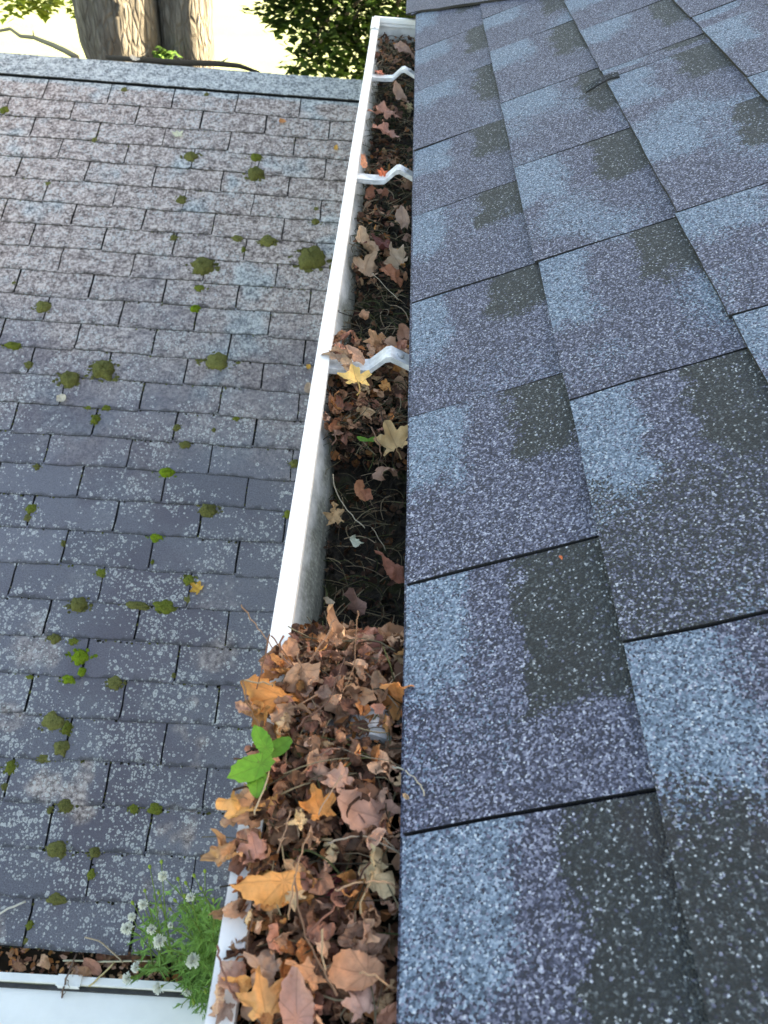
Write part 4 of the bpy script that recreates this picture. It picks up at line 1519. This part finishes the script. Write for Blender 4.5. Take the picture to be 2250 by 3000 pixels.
# moss cushions: (x, y, radius) in the 1659-px picture, stretch along x, shade
MOSS = [(268, 195, 7, 1, 0), (10, 240, 10, 1, 1), (446, 205, 5, 1, 0), (205, 303, 8, .8, 0), (413, 340, 14, 1, 0), (552, 342, 10, 1.3, 1), (551, 378, 17, 1, 0), (392, 433, 11, 1, 0),
        (104, 397, 6, 1.2, 0), (683, 452, 6, 1, 0), (682, 480, 9, 1, 0), (376, 515, 8, 1, 0), (526, 540, 9, .5, 1), (512, 516, 8, 1.6, 0), (578, 522, 15, 1.1, 0), (438, 578, 24, 1, 0),
        (674, 562, 29, 1, 0), (431, 623, 9, 1.2, 1), (95, 665, 16, 1, 0), (422, 668, 10, 1, 2), (30, 612, 5, 1, 0), (62, 790, 10, 1, 0), (150, 820, 20, 1, 0), (226, 802, 25, 1, 0),
        (470, 782, 23, 1.1, 0), (30, 748, 10, 1.8, 1), (382, 925, 9, 1, 0), (400, 962, 9, 1.4, 0), (207, 908, 13, .65, 1), (192, 881, 6, 1.3, 1), (230, 882, 7, 1.5, 1), (360, 1022, 11, 1.7, 2),
        (636, 1003, 11, .9, 0), (68, 1100, 12, 1, 1), (60, 1120, 9, 1, 0), (450, 1102, 16, 1.1, 0), (336, 1162, 10, 1.3, 2), (622, 1112, 10, .8, 1), (80, 1010, 8, .8, 0), (170, 1308, 18, 1, 0),
        (219, 1238, 10, 1, 1), (354, 1311, 15, 1.6, 1), (408, 1255, 12, 1, 1), (404, 1296, 10, .8, 0), (299, 1309, 10, 2.6, 0), (119, 1380, 11, 1.2, 0), (158, 1386, 8, 1.4, 1), (175, 1420, 19, 1, 2),
        (177, 1452, 12, .8, 2), (148, 1468, 10, 1.4, 2), (250, 1476, 15, 1.1, 0), (375, 1460, 7, .7, 0), (64, 1464, 6, 1.4, 1), (116, 1560, 20, 1.2, 0), (145, 1575, 14, .7, 1), (133, 1617, 18, 1, 0),
        (93, 1638, 10, 1.9, 0), (22, 1658, 14, .8, 1), (10, 1700, 11, .7, 0), (142, 1740, 15, 1.1, 0), (108, 1750, 9, .6, 0), (290, 1746, 11, 1, 1), (336, 1748, 12, 1.5, 1), (126, 1836, 16, 1.5, 0),
        (206, 1842, 13, .9, 0), (197, 1890, 11, .8, 1), (124, 1943, 12, 1.8, 0), (65, 1998, 9, .9, 1), (56, 2033, 7, .8, 0), (330, 1215, 7, .6, 1), (137, 1175, 8, .6, 0), (462, 930, 6, 1, 0), (510, 905, 6, 1.2, 1)]
rm = random.Random(4)
SAT = []
MCOL = [(.165, .165, .058), (.160, .185, .036), (.18, .27, .024)]
big_names = {(674, 562): 'largest round moss cushion, close to the gutter lip in the upper half', (438, 578): 'notched moss cushion left of the largest round one',
             (226, 802): 'large moss cushion, right one of a pair on the left of the old roof', (150, 820): 'moss cushion, left one of the pair on the left of the old roof',
             (470, 782): 'round moss cushion with a lichen tail in the middle of the old roof', (175, 1420): 'bright green moss cushion, the freshest on the old roof',
             (170, 1308): 'dull olive moss cushion above the bright green one', (551, 378): 'dark moss cushion nearest below the small amber tuft by the ridge',
             (299, 1309): 'long flat strip of moss along a course left of the orange-yellow leaf', (354, 1311): 'pale olive moss tuft at the end of the flat moss strip',
             (450, 1102): 'brownish moss cushion right of centre on the old roof', (116, 1560): 'broad dark moss patch on the left of the lower roof',
             (250, 1476): 'dark moss cushion right of the bright green one'}
for (x, y, r, sx_, sh) in MOSS:
    X, Y = x*1.3562, y*1.3562
    a, b = at_wing(X, Y)
    P = wing_point(a, b, .004)
    dist = (P-CAM) @ _f
    rad = r*1.3562/FPX*dist
    sd_ = rm.uniform(0, 99)
    nA, nR = 40, 11
    vs, uv = [], []
    hgt = rad*rm.uniform(.45, .90)
    for _ in range(int(5+r*.9)):
        t_ = rm.uniform(0, 6.283)
        q_ = rad*rm.uniform(.8, 1.45)
        SAT.append((a+q_*math.cos(t_)*sx_*1.2, b+q_*math.sin(t_)*.8, rad*rm.uniform(.10, .28), sh))
    c0 = MCOL[sh]
    f0 = rm.uniform(.85, 1.15)
    for q in range(nR+1):
        ph = q/nR*math.pi/2
        for i in range(nA):
            t = 6.283*i/nA
            k_ = 1+.42*noise.noise((math.cos(t)*1.4+sd_, math.sin(t)*1.4, q*.05)) + .12*noise.noise((math.cos(t)*5+sd_, math.sin(t)*5, q*.6)) + .07*noise.noise((math.cos(t)*13+sd_, math.sin(t)*13, q*1.7))
            rr = rad*math.cos(ph)**.8*k_
            h = hgt*math.sin(ph)*(1+.2*noise.noise((math.cos(t)*2+sd_, math.sin(t)*2, q)))
            # the cushion sits a little thicker downslope
            vs.append(wing_point(a, b, 0)+LUX*rr*math.cos(t)*sx_+LUY*rr*math.sin(t)/math.cos(.15)+LN*(h-.0005))
            uv.append((i/nA, q/nR))
    fs = [(q*nA+i, q*nA+(i+1) % nA, (q+1)*nA+(i+1) % nA, (q+1)*nA+i) for q in range(nR) for i in range(nA)]
    mb = MB()
    mb.add(vs, fs, uv=uv, c=tuple(v_*f0 for v_ in c0))
    o = mb.build('moss_cushion', M['moss'], None, True, origin=tuple(wing_point(a, b, 0)))
    lab = big_names.get((x, y))
    if not lab:
        side = 'left edge' if x < 110 else 'left side' if x < 260 else 'middle' if x < 440 else 'right side'
        band = ('near the ridge' if y < 360 else 'in the upper part' if y < 640 else 'above the halfway line' if y < 960 else 'below the halfway line' if y < 1240
                else 'in the lower part' if y < 1600 else 'near the foot')
        lab = f"{'tiny' if r < 8 else 'small' if r < 12 else 'medium'} {'elongated ' if sx_ > 1.35 or sx_ < .75 else ''}{('olive', 'yellow-green', 'bright green')[sh]} moss tuft, {side} of the old roof {band}"
    tag(o, lab, 'moss', None if (x, y) in big_names else ('moss tufts, upper old roof' if y < 1000 else 'moss tufts, lower old roof'))
# moss creeping in the joints and under the butts: uncountable
mb = MB()
rj = random.Random(14)
for _ in range(2600):
    kx = rj.randrange(0, 27)
    ph = .105 if kx % 2 else .260
    if rj.random() < .45:
        i = rj.randrange(-3, 6)
        a = ph+i*TW + rj.gauss(0, .0015)
        b = kx*CL + rj.uniform(.05, 1)*CL
    else:
        a = rj.uniform(-.7, 1.4)
        b = kx*CL + rj.uniform(-.006, .001)
    if noise.noise((a*3.0, b*3.0, 4)) + .25 - .09*b < 0:
        continue
    r = rj.uniform(.0015, .0055)
    ff = rj.uniform(.4, .9)
    c = tuple(q*ff for q in rj.choice(MCOL[:2] + [(.03, .03, .02)]*2))
    base = wing_point(a, b, .0015)
    vs = [base+LN*rj.uniform(.003, .005)]
    for i in range(6):
        t = 6.283*i/6
        vs.append(base+LUX*math.cos(t)*r*rj.uniform(.7, 1.3)+LUY*math.sin(t)*r*rj.uniform(.7, 1.3))
    mb.add(vs, [(0, 1+i, 1+(i+1) % 6) for i in range(6)], c=c)
for (a, b, r, sh) in SAT:
    ff = rj.uniform(.6, 1.0)
    c = tuple(q*ff for q in MCOL[sh])
    base = wing_point(a, b, .002)
    vs = [base+LN*r*rj.uniform(.4, .9)]
    for i in range(7):
        t = 6.283*i/7
        vs.append(base+LUX*math.cos(t)*r*rj.uniform(.6, 1.4)+LUY*math.sin(t)*r*rj.uniform(.6, 1.3))
    mb.add(vs, [(0, 1+i, 1+(i+1) % 7) for i in range(7)], c=c)
tag(mb.build('joint_moss', M['moss'], None, True), 'thin moss and grit caught in the joints of the old roof', 'moss', kind='stuff')


# ------------------------------------------------------------------ lower gutter contents
def lg_pt(x, t, z):
    return (x, LGY-.004-.086*t, LGZ+z)


rl2 = random.Random(31)
for _ in range(34):
    x = rl2.uniform(-1.25, -.25)
    t = rl2.uniform(.08, .9)
    ff = rl2.uniform(.9, 1.5)
    c = tuple(q*ff for q in rl2.choice(BW))
    o = make_leaf(rl2.choice(('maple', 'oval', 'frag')), rl2.uniform(.016, .034), lg_pt(x, t, rl2.uniform(-.016, .004)),
                  (rl2.gauss(0, .4), rl2.gauss(0, .4), rl2.uniform(0, 6.28)), rl2, c, rl2.uniform(.4, 1.8), rl2.uniform(.08, .2), clamp=False)
    tag(o, f"{tone_word(c)} leaf {'against the roof edge' if t < .35 else 'by the lip' if t > .65 else 'mid trough'} of the lower gutter, {'far left' if x < -.9 else 'left of the clip' if x < -.82 else 'right of the clip' if x < -.6 else 'under the weeds'}", 'leaf', 'leaves in the lower gutter')
mb = MB()
for _ in range(900):
    x = rl2.uniform(-2.2, .1)
    t = rl2.uniform(.03, .97)
    p = Vector(lg_pt(x, t, rl2.uniform(-.045, -.016)))
    s = rl2.uniform(.004, .014)
    ff = rl2.uniform(.6, 1.4)
    c = tuple(q*ff for q in rl2.choice(BW))
    Rm = Matrix.Rotation(rl2.uniform(0, 6.28), 3, 'Z') @ Matrix.Rotation(rl2.gauss(0, .6), 3, 'X')
    vs = [Rm @ Vector((math.cos(i*1.2566)*s, math.sin(i*1.2566)*s*.6, rl2.uniform(-.3, .3)*s))+p for i in range(5)]
    vs = [Vector((v_.x, min(max(v_.y, LGY-.088), LGY-.002), v_.z)) for v_ in vs]
    mb.add(vs, [(0, 1, 2), (0, 2, 3), (0, 3, 4)], c=c)
vs = []
for i in range(121):
    x = lx0+.02+(lx1-lx0-.04)*i/120
    for t in (0.02, .25, .5, .75, .98):
        vs.append(lg_pt(x, t, -.045+.010*noise.noise((x*22, t*5, 0))))
mb.add(vs, [(i*5+q, (i+1)*5+q, (i+1)*5+q+1, i*5+q+1) for i in range(120) for q in range(4)], c=(.035, .024, .015))
tag(mb.build('leaf_litter', M['bits']), 'brown leaf litter filling the small lower gutter', 'leaf litter', kind='stuff')

# dry vine stems by the lower gutter
for pts, w, c, lab in (
        ([(185, 2812, -.005), (260, 2816, 0.0), (330, 2815, .005), (470, 2817, .005)], 2.6, (.50, .45, .32), 'straight straw-coloured stem lying along the lower gutter'),
        ([(250, 2745, .06), (290, 2755, .06), (330, 2790, .04), (360, 2820, .02)], 2.0, (.36, .28, .2), 'arching pale stem over the foot of the old roof'),
        ([(225, 2790, .02), (200, 2850, .02), (183, 2900, .0), (178, 2950, -.05), (200, 2975, -.06), (260, 2985, -.06), (330, 2988, -.06), (375, 2965, -.05)], 2.4, (.16, .11, .09), 'dry brown vine looping over the white canopy'),
        ([(335, 2820, .02), (305, 2850, .01), (260, 2890, .0)], 2.4, (.48, .38, .2), 'forked tan stem in the lower gutter'),
        ([(0, 2680, .10), (30, 2663, .10), (80, 2642, .10)], 3.0, (.50, .47, .42), 'pale bare twig at the left edge of the old roof')):
    mb = MB()
    W = [Vector(at_z(x, y, LGZ+z)) for (x, y, z) in pts]
    if 'old roof' in lab and 'twig' in lab:
        W = [Vector(wing_point(*at_wing(x, y), .016)) for (x, y, z) in pts]
    D = []
    for i in range(len(W)-1):
        for t in (0, .33, .66):
            D.append(W[i].lerp(W[i+1], t)+Vector((rt.uniform(-1, 1), rt.uniform(-1, 1), rt.uniform(-1, 1)))*.002)
    D.append(W[-1])
    tube(mb, D, [.0011*w]*len(D), seg=5, c=c)
    if 'vine' in lab:
        for _ in range(16):
            q = D[rt.randrange(4, len(D)-1)]
            e = [q]
            d = Vector((rt.uniform(-1, 1), rt.uniform(-1, .4), rt.uniform(-.3, .2)))*.012
            for s in range(3):
                e.append(e[-1]+d+Vector((rt.uniform(-1, 1), rt.uniform(-1, 1), 0))*.006)
            tube(mb, e, [.0013, .0011, .0009, .0006], seg=4, c=c)
    o = mb.build('vine_stem' if 'vine' in lab else 'dry_stem', M['twig'], None, True, origin=tuple(W[0]))
    tag(o, lab, 'stem')


# the white-headed weed
rp = random.Random(17)
HEADS = [(482, 2572, .95, 17), (420, 2655, .93, 15), (377, 2722, .91, 17), (448, 2725, .92, 16), (474, 2762, .90, 17), (566, 2815, .90, 18), (408, 2835, .89, 12),
         (476, 2888, .87, 20), (558, 2892, .88, 18), (388, 2690, .92, 12), (560, 2635, .95, 11), (385, 2862, .88, 14), (505, 2715, .93, 10)]
BUDS = [(473, 2528, .96), (439, 2542, .96), (425, 2612, .95), (465, 2618, .95), (522, 2578, .97), (546, 2590, .97), (570, 2568, .97), (590, 2605, .97), (542, 2628, .96), (390, 2648, .94),
        (440, 2750, .92), (515, 2640, .96), (600, 2555, .98), (500, 2665, .95), (625, 2640, .97), (470, 2655, .95)]


def weed(base, heads, buds, nl, label, seedn):
    rp = random.Random(seedn)
    W0 = Vector(base)
    e = empty('flowering_weed', tuple(W0))
    tag(e, label, 'weed')
    tops = [(Vector(at_y(x, y, Y)), r) for (x, y, Y, r) in heads] + [(Vector(at_y(x, y, Y)), 0) for (x, y, Y) in buds]
    lm = MB()
    for (T, r) in tops:
        mb = MB()
        b0 = W0+Vector((rp.uniform(-.05, .05), rp.uniform(-.012, .012), 0))
        mid1 = b0.lerp(T, .4)+Vector((rp.uniform(-.02, .02), rp.uniform(-.01, .02), .03))
        mid2 = b0.lerp(T, .75)+Vector((rp.uniform(-.01, .01), rp.uniform(-.01, .01), .02))
        pts = [b0, b0.lerp(mid1, .5), mid1, mid1.lerp(mid2, .5)+Vector((0, 0, .004)), mid2, T]
        gc = (.17, .26, .065)
        tube(mb, pts, [.0022, .002, .0018, .0016, .0013, .0010], seg=5, c=gc)
        st = part(mb, 'stem', M['plant'], e, True)
        d = (T-mid2).normalized()
        # bud / calyx
        mb = MB()
        tube(mb, [T-d*.004, T+d*.004, T+d*.010, T+d*.014], [.0018, .0042, .0036, .0014], seg=7, c=(.26, .36, .07))
        part(mb, 'bud', M['plant'], e, True)
        if r:
            dist = (np.array(T)-CAM) @ _f
            R0 = r/FPX*dist*rp.uniform(.9, 1.35)
            mb = MB()
            for q in range(240):
                v_ = Vector((rp.gauss(0, 1), rp.gauss(0, 1), rp.gauss(0, 1))).normalized()
                if v_.dot(d) < -.35:
                    v_ = -v_
                L = R0*rp.uniform(.45, 1.1)
                s_ = v_.orthogonal().normalized()*R0*.085
                s2 = v_.cross(s_).normalized()*R0*.085
                c_ = T+d*.010
                tip = c_+v_*L
                mb.add([c_, tip+s_, tip-s_], [(0, 1, 2)], c=(.86, .87, .82))
                mb.add([c_+v_*L*.5, tip+s2, tip-s2], [(0, 1, 2)], c=(.86, .87, .82))
            part(mb, 'seed_head', M['fluff'], e)
        # narrow leaves up the stem
        for t in range(nl):
            u = rp.uniform(.05, .85)
            s0 = u*(len(pts)-1)
            i = int(s0)
            q = pts[i].lerp(pts[i+1], s0-i)
            a_ = rp.uniform(0, 6.28)
            L = rp.uniform(.03, .085)*(1.15-u*.7)
            dr = Vector((math.cos(a_), math.sin(a_), rp.uniform(.2, .9))).normalized()
            w_ = Vector((-dr.y, dr.x, 0)).normalized()*L*rp.uniform(.05, .09)
            g = rp.uniform(.7, 1.25)
            c = (.20*g, .36*g, .095*g)
            p1 = q+dr*L*.5+Vector((0, 0, .003))
            p2 = q+dr*L+Vector((0, 0, -L*.2))
            lm.add([q, p1+w_, p2, p1-w_, p1-Vector((0, 0, .0015))], [(0, 1, 4), (1, 2, 4), (2, 3, 4), (3, 0, 4)], c=c)
            for sgn in (1, -1):
                for uu in (.35, .6, .8):
                    if rp.random() < .6:
                        m = q+dr*L*uu
                        e2 = m+(w_.normalized()*sgn*.8+dr*.7).normalized()*L*.22
                        lm.add([m, m+dr*L*.05, e2], [(0, 1, 2)], c=c)
    part(lm, 'foliage', M['plant'], e)['kind'] = 'stuff'


weed((-.395, LGY-.075, LGZ-.02), [], [(560, 2960, .84), (600, 2900, .86), (640, 2960, .83), (590, 3020, .80), (520, 2985, .82), (630, 2850, .88), (565, 2930, .84), (610, 3000, .82), (540, 3040, .80)], 26, 'low leafy green weed spilling over the lower gutter in front of the bushy one', 7)
weed((-.375, LGY-.045, LGZ-.03), [h for h in HEADS if h[0] > 460], [b for b in BUDS if b[0] > 495], 30, 'bushy green weed with white fluffy heads beside the big gutter lip, bottom left', 5)
weed((-.52, LGY-.05, LGZ-.03), [h for h in HEADS if h[0] <= 460], [b for b in BUDS if b[0] <= 495], 9, 'sparser white-headed weed left of the bushy one in the lower gutter', 6)

# ------------------------------------------------------------------ trees beyond the ridge
def trunk_mesh(mb, path, rads, seg, sd_, lump=.10, c=None):
    """bark-covered stem with buttress lumps"""
    n = len(path)
    P = [Vector(p) for p in path]
    vs = []
    uv = []
    for i in range(n):
        for k_ in range(seg):
            a = 6.283*k_/seg
            z = P[i].z
            r = rads[i]*(1+lump*noise.noise((math.cos(a)*1.2+sd_, math.sin(a)*1.2, z*.8))
                         + .5*lump*noise.noise((math.cos(a)*4+sd_, math.sin(a)*4, z*1.6)) + .25*lump*noise.noise((math.cos(a)*11+sd_, math.sin(a)*11, z*2.2)))
            vs.append((P[i].x+math.cos(a)*r, P[i].y+math.sin(a)*r, z))
            uv.append((k_/seg, z))
    fs = [(i*seg+k_, i*seg+(k_+1) % seg, (i+1)*seg+(k_+1) % seg, (i+1)*seg+k_) for i in range(n-1) for k_ in range(seg)]
    fs.append(tuple(range(seg))[::-1])
    fs.append(tuple((n-1)*seg+k_ for k_ in range(seg)))
    mb.add(vs, fs, uv=uv, c=c)


def lerp_list(stops, z):
    for (a, va), (b, vb) in zip(stops, stops[1:]):
        if a <= z <= b:
            t = (z-a)/(b-a)
            return tuple(x+(y-x)*t for x, y in zip(va, vb))
    return stops[-1][1]


def leaf_poly(mb, p, d, up, s, c):
    side = d.cross(up).normalized()
    pts = [p, p+d*s*.30+side*s*.48, p+d*s*.52+side*s*.22, p+d*s, p+d*s*.52-side*s*.22, p+d*s*.30-side*s*.48]
    ctr = p+d*s*.42+up*s*.06
    mb.add([ctr]+pts, [(0, 1+i, 1+(i+1) % 6) for i in range(6)], c=c)


def leafy(mb, centres, n, size, rgen, cols, droop=.3):
    for _ in range(n):
        c_, r = rgen.choice(centres)
        v_ = Vector((rgen.gauss(0, 1), rgen.gauss(0, 1), rgen.gauss(0, .8)))
        v_ = v_.normalized()*r*rgen.random()**.45
        p = Vector(c_)+v_
        a = rgen.uniform(0, 6.28)
        d = Vector((math.cos(a), math.sin(a), -droop+rgen.uniform(-.3, .3))).normalized()
        up = Vector((rgen.gauss(0, .35), rgen.gauss(0, .35), 1)).normalized()
        g = rgen.uniform(.7, 1.3)
        cc = rgen.choice(cols)
        leaf_poly(mb, p, d, up, size*rgen.uniform(.7, 1.25), tuple(q*g for q in cc))


rk = random.Random(9)
big = empty('maple_tree', (-2.1, 8.1, GZ))
tag(big, 'old tree with two thick grey-brown trunks rising behind the old roof', 'tree')
zs = [GZ-.1+(8.6)*i/70 for i in range(71)]
Ls = [(-5.2, (-2.05, 8.15, .62)), (-3.2, (-2.12, 8.1, .44)), (-2.2, (-2.22, 8.05, .27)), (-1.95, (-2.30, 8.0, .265)), (-1.6, (-2.385, 8.0, .325)), (-1.2, (-2.39, 8.0, .335)), (0, (-2.55, 8.05, .34)), (3.6, (-3.3, 8.3, .22))]
Rs = [(-5.2, (-1.95, 8.2, .50)), (-3.2, (-1.85, 8.15, .30)), (-2.2, (-1.86, 8.1, .235)), (-1.2, (-1.845, 8.1, .225)), (0, (-1.80, 8.15, .22)), (3.6, (-1.3, 8.5, .15))]
for stops, sd_, lump in ((Ls, 3.0, .16), (Rs, 8.0, .10)):
    mb = MB()
    pr = [lerp_list(stops, max(-5.2, min(3.59, z))) for z in zs]
    trunk_mesh(mb, [(q[0], q[1], z) for q, z in zip(pr, zs)], [q[2] for q in pr], 56, sd_, lump)
    part(mb, 'trunk', M['bark'], big, True)
# knot hole on the left stem
mb = MB()
kp = Vector(at_y(325, 14, 7.69))
tube(mb, [kp+Vector((0, .10, 0)), kp+Vector((0, .02, 0)), kp+Vector((0, -.03, 0)), kp+Vector((0, .0, 0)), kp+Vector((0, .05, 0))], [.10, .115, .085, .045, .02], seg=14)
part(mb, 'knot', M['bark'], big, True)
for q in range(7):
    mb = MB()
    b = Vector((-3.2 if q % 2 else -1.35, 8.3, 1.6+q*.28))
    d = Vector((rk.uniform(-1, 1), rk.uniform(-.1, 1), rk.uniform(.4, 1))).normalized()
    pts = [b, b+d*.7, b+d*1.5+Vector((0, 0, .1)), b+d*2.4]
    tube(mb, pts, [.09, .07, .05, .02], seg=7)
    part(mb, 'limb', M['bark'], big, True)
mb = MB()
leafy(mb, [((-3.4+rk.uniform(-2.2, 2.6), 9.4+rk.uniform(-.8, 2.2), 3.6+rk.uniform(-.9, 1.6)), .9) for _ in range(16)], 3600, .16, rk, [(.05, .10, .02), (.075, .13, .025)])
part(mb, 'crown', M['crown'], big)['kind'] = 'stuff'
# low spray, top-left corner of the view
mb = MB()
lo = []
for (x, y, r) in ((15, 8, .16), (45, 20, .13), (40, -30, .22), (105, -20, .2), (115, 18, .10), (150, 8, .09), (128, 30, .06), (225, 30, .07), (230, -10, .1), (5, -60, .3), (70, -60, .3)):
    lo.append((tuple(at_y(x, y, 9.4)), r))
leafy(mb, lo, 300, .10, rk, [(.20, .26, .035), (.26, .30, .045), (.14, .20, .03)])
part(mb, 'low_spray', M['crown'], big)['kind'] = 'stuff'
mb = MB()
tube(mb, [at_y(60, -420, 9.2), at_y(50, -150, 9.3), at_y(60, -50, 9.4), at_y(50, 10, 9.4)], [.03, .018, .010, .004], seg=5)
part(mb, 'hanging_branch', M['bark'], big, True)
mb = MB()
leafy(mb, [(tuple(at_y(468, 158, 7.78)), .07), (tuple(at_y(495, 164, 7.78)), .06)], 70, .07, rk, [(.07, .14, .03)])
part(mb, 'shoot', M['crown'], big)

small = empty('young_maple_tree', (.1, 9.6, GZ))
tag(small, 'dense dark green maple behind the far end of the long gutter', 'tree')
mb = MB()
tube(mb, [(.3, 9.8, GZ-.1), (.25, 9.8, -3.6), (.05, 9.75, -2.2), (.1, 9.7, -.5), (.05, 9.7, 1.0)], [.12, .10, .085, .06, .02], seg=9)
part(mb, 'trunk', M['bark'], small, True)
cen = []
CC = random.Random(2)
# the crown: lobes around the leader, given by where its outline shows
for (x, y, r, Y) in ((1000, 40, .62, 9.4), (860, 10, .36, 9.2), (930, -120, .7, 9.5), (1130, 60, .55, 9.5), (1080, 170, .40, 9.3), (905, 160, .30, 9.0), (985, 150, .38, 9.2),
                     (870, 205, .16, 9.0), (1200, -60, .8, 9.6), (820, -90, .5, 9.3), (1100, -250, .95, 9.8), (900, -330, .9, 9.9), (1300, -260, 1.0, 9.9), (1040, 215, .22, 9.1), (1250, 120, .6, 9.6),
                     (965, 80, .4, 9.8), (800, 30, .20, 9.1), (812, 62, .11, 9.0)):
    cen.append((tuple(at_y(x, y, Y)), r))
wts = []
for c_, r in cen:
    wts += [(c_, r)]*max(1, int(r*r*40))
mb = MB()
leafy(mb, wts, 9500, .092, CC, [(.016, .040, .008), (.022, .052, .009), (.013, .032, .007), (.040, .080, .012)])
part(mb, 'crown', M['crown'], small)['kind'] = 'stuff'
for q in range(9):
    mb = MB()
    b = Vector((.06, 9.72, -2.3+q*.3))
    t = Vector(cen[q][0])
    tube(mb, [b, b.lerp(t, .5)+Vector((0, 0, -.05)), t], [.03, .02, .008], seg=5)
    part(mb, 'limb', M['bark'], small, True)

# branches resting behind the ridge of the wing
mb = MB()
br = [at_y(310, 168, 4.70), at_y(420, 176, 4.72), at_y(540, 184, 4.75), at_y(640, 187, 4.78), at_y(700, 193, 4.80), at_y(760, 213, 4.83)]
tube(mb, br, [.010, .013, .014, .014, .012, .007], seg=7, c=(.05, .04, .03))
for (i, dx, dz) in ((1, .03, .05), (2, -.05, .04), (3, .05, .03)):
    q = Vector(br[i])
    tube(mb, [q, q+Vector((dx, 0, dz))], [.005, .002], seg=5, c=(.16, .14, .11))
tag(mb.build('fallen_branch', M['twig'], None, True, origin=tuple(br[0])), 'dark fallen branch lying along the ridge in front of the trunks', 'branch')
mb = MB()
br = [at_y(-60, 92, 5.3), at_y(0, 90, 5.25), at_y(30, 84, 5.2), at_y(60, 106, 5.15), at_y(100, 110, 5.1), at_y(155, 132, 5.0), at_y(190, 148, 4.92), at_y(225, 168, 4.85)]
tube(mb, br, [.006, .008, .009, .010, .011, .013, .014, .015], seg=7, c=(.20, .18, .12))
q = Vector(br[4])
tube(mb, [q, q+Vector((.0, 0, .035))], [.005, .002], seg=5, c=(.20, .18, .12))
tag(mb.build('bare_branch', M['twig'], None, True, origin=tuple(br[0])), 'thin crooked bare branch behind the ridge at the top left', 'branch')
# dry leaf scraps lodged on the ridge by the trunks
for (x, y, c, lab) in ((395, 172, (.7, .62, .5), 'pale leaf scrap lodged on the ridge in front of the trunks'),):
    P = at_y(x, y, 4.66)
    tag(make_leaf('frag', .035, tuple(P), (.3, .2, .4), rl, c, .6, .15, clamp=False), lab, 'leaf')
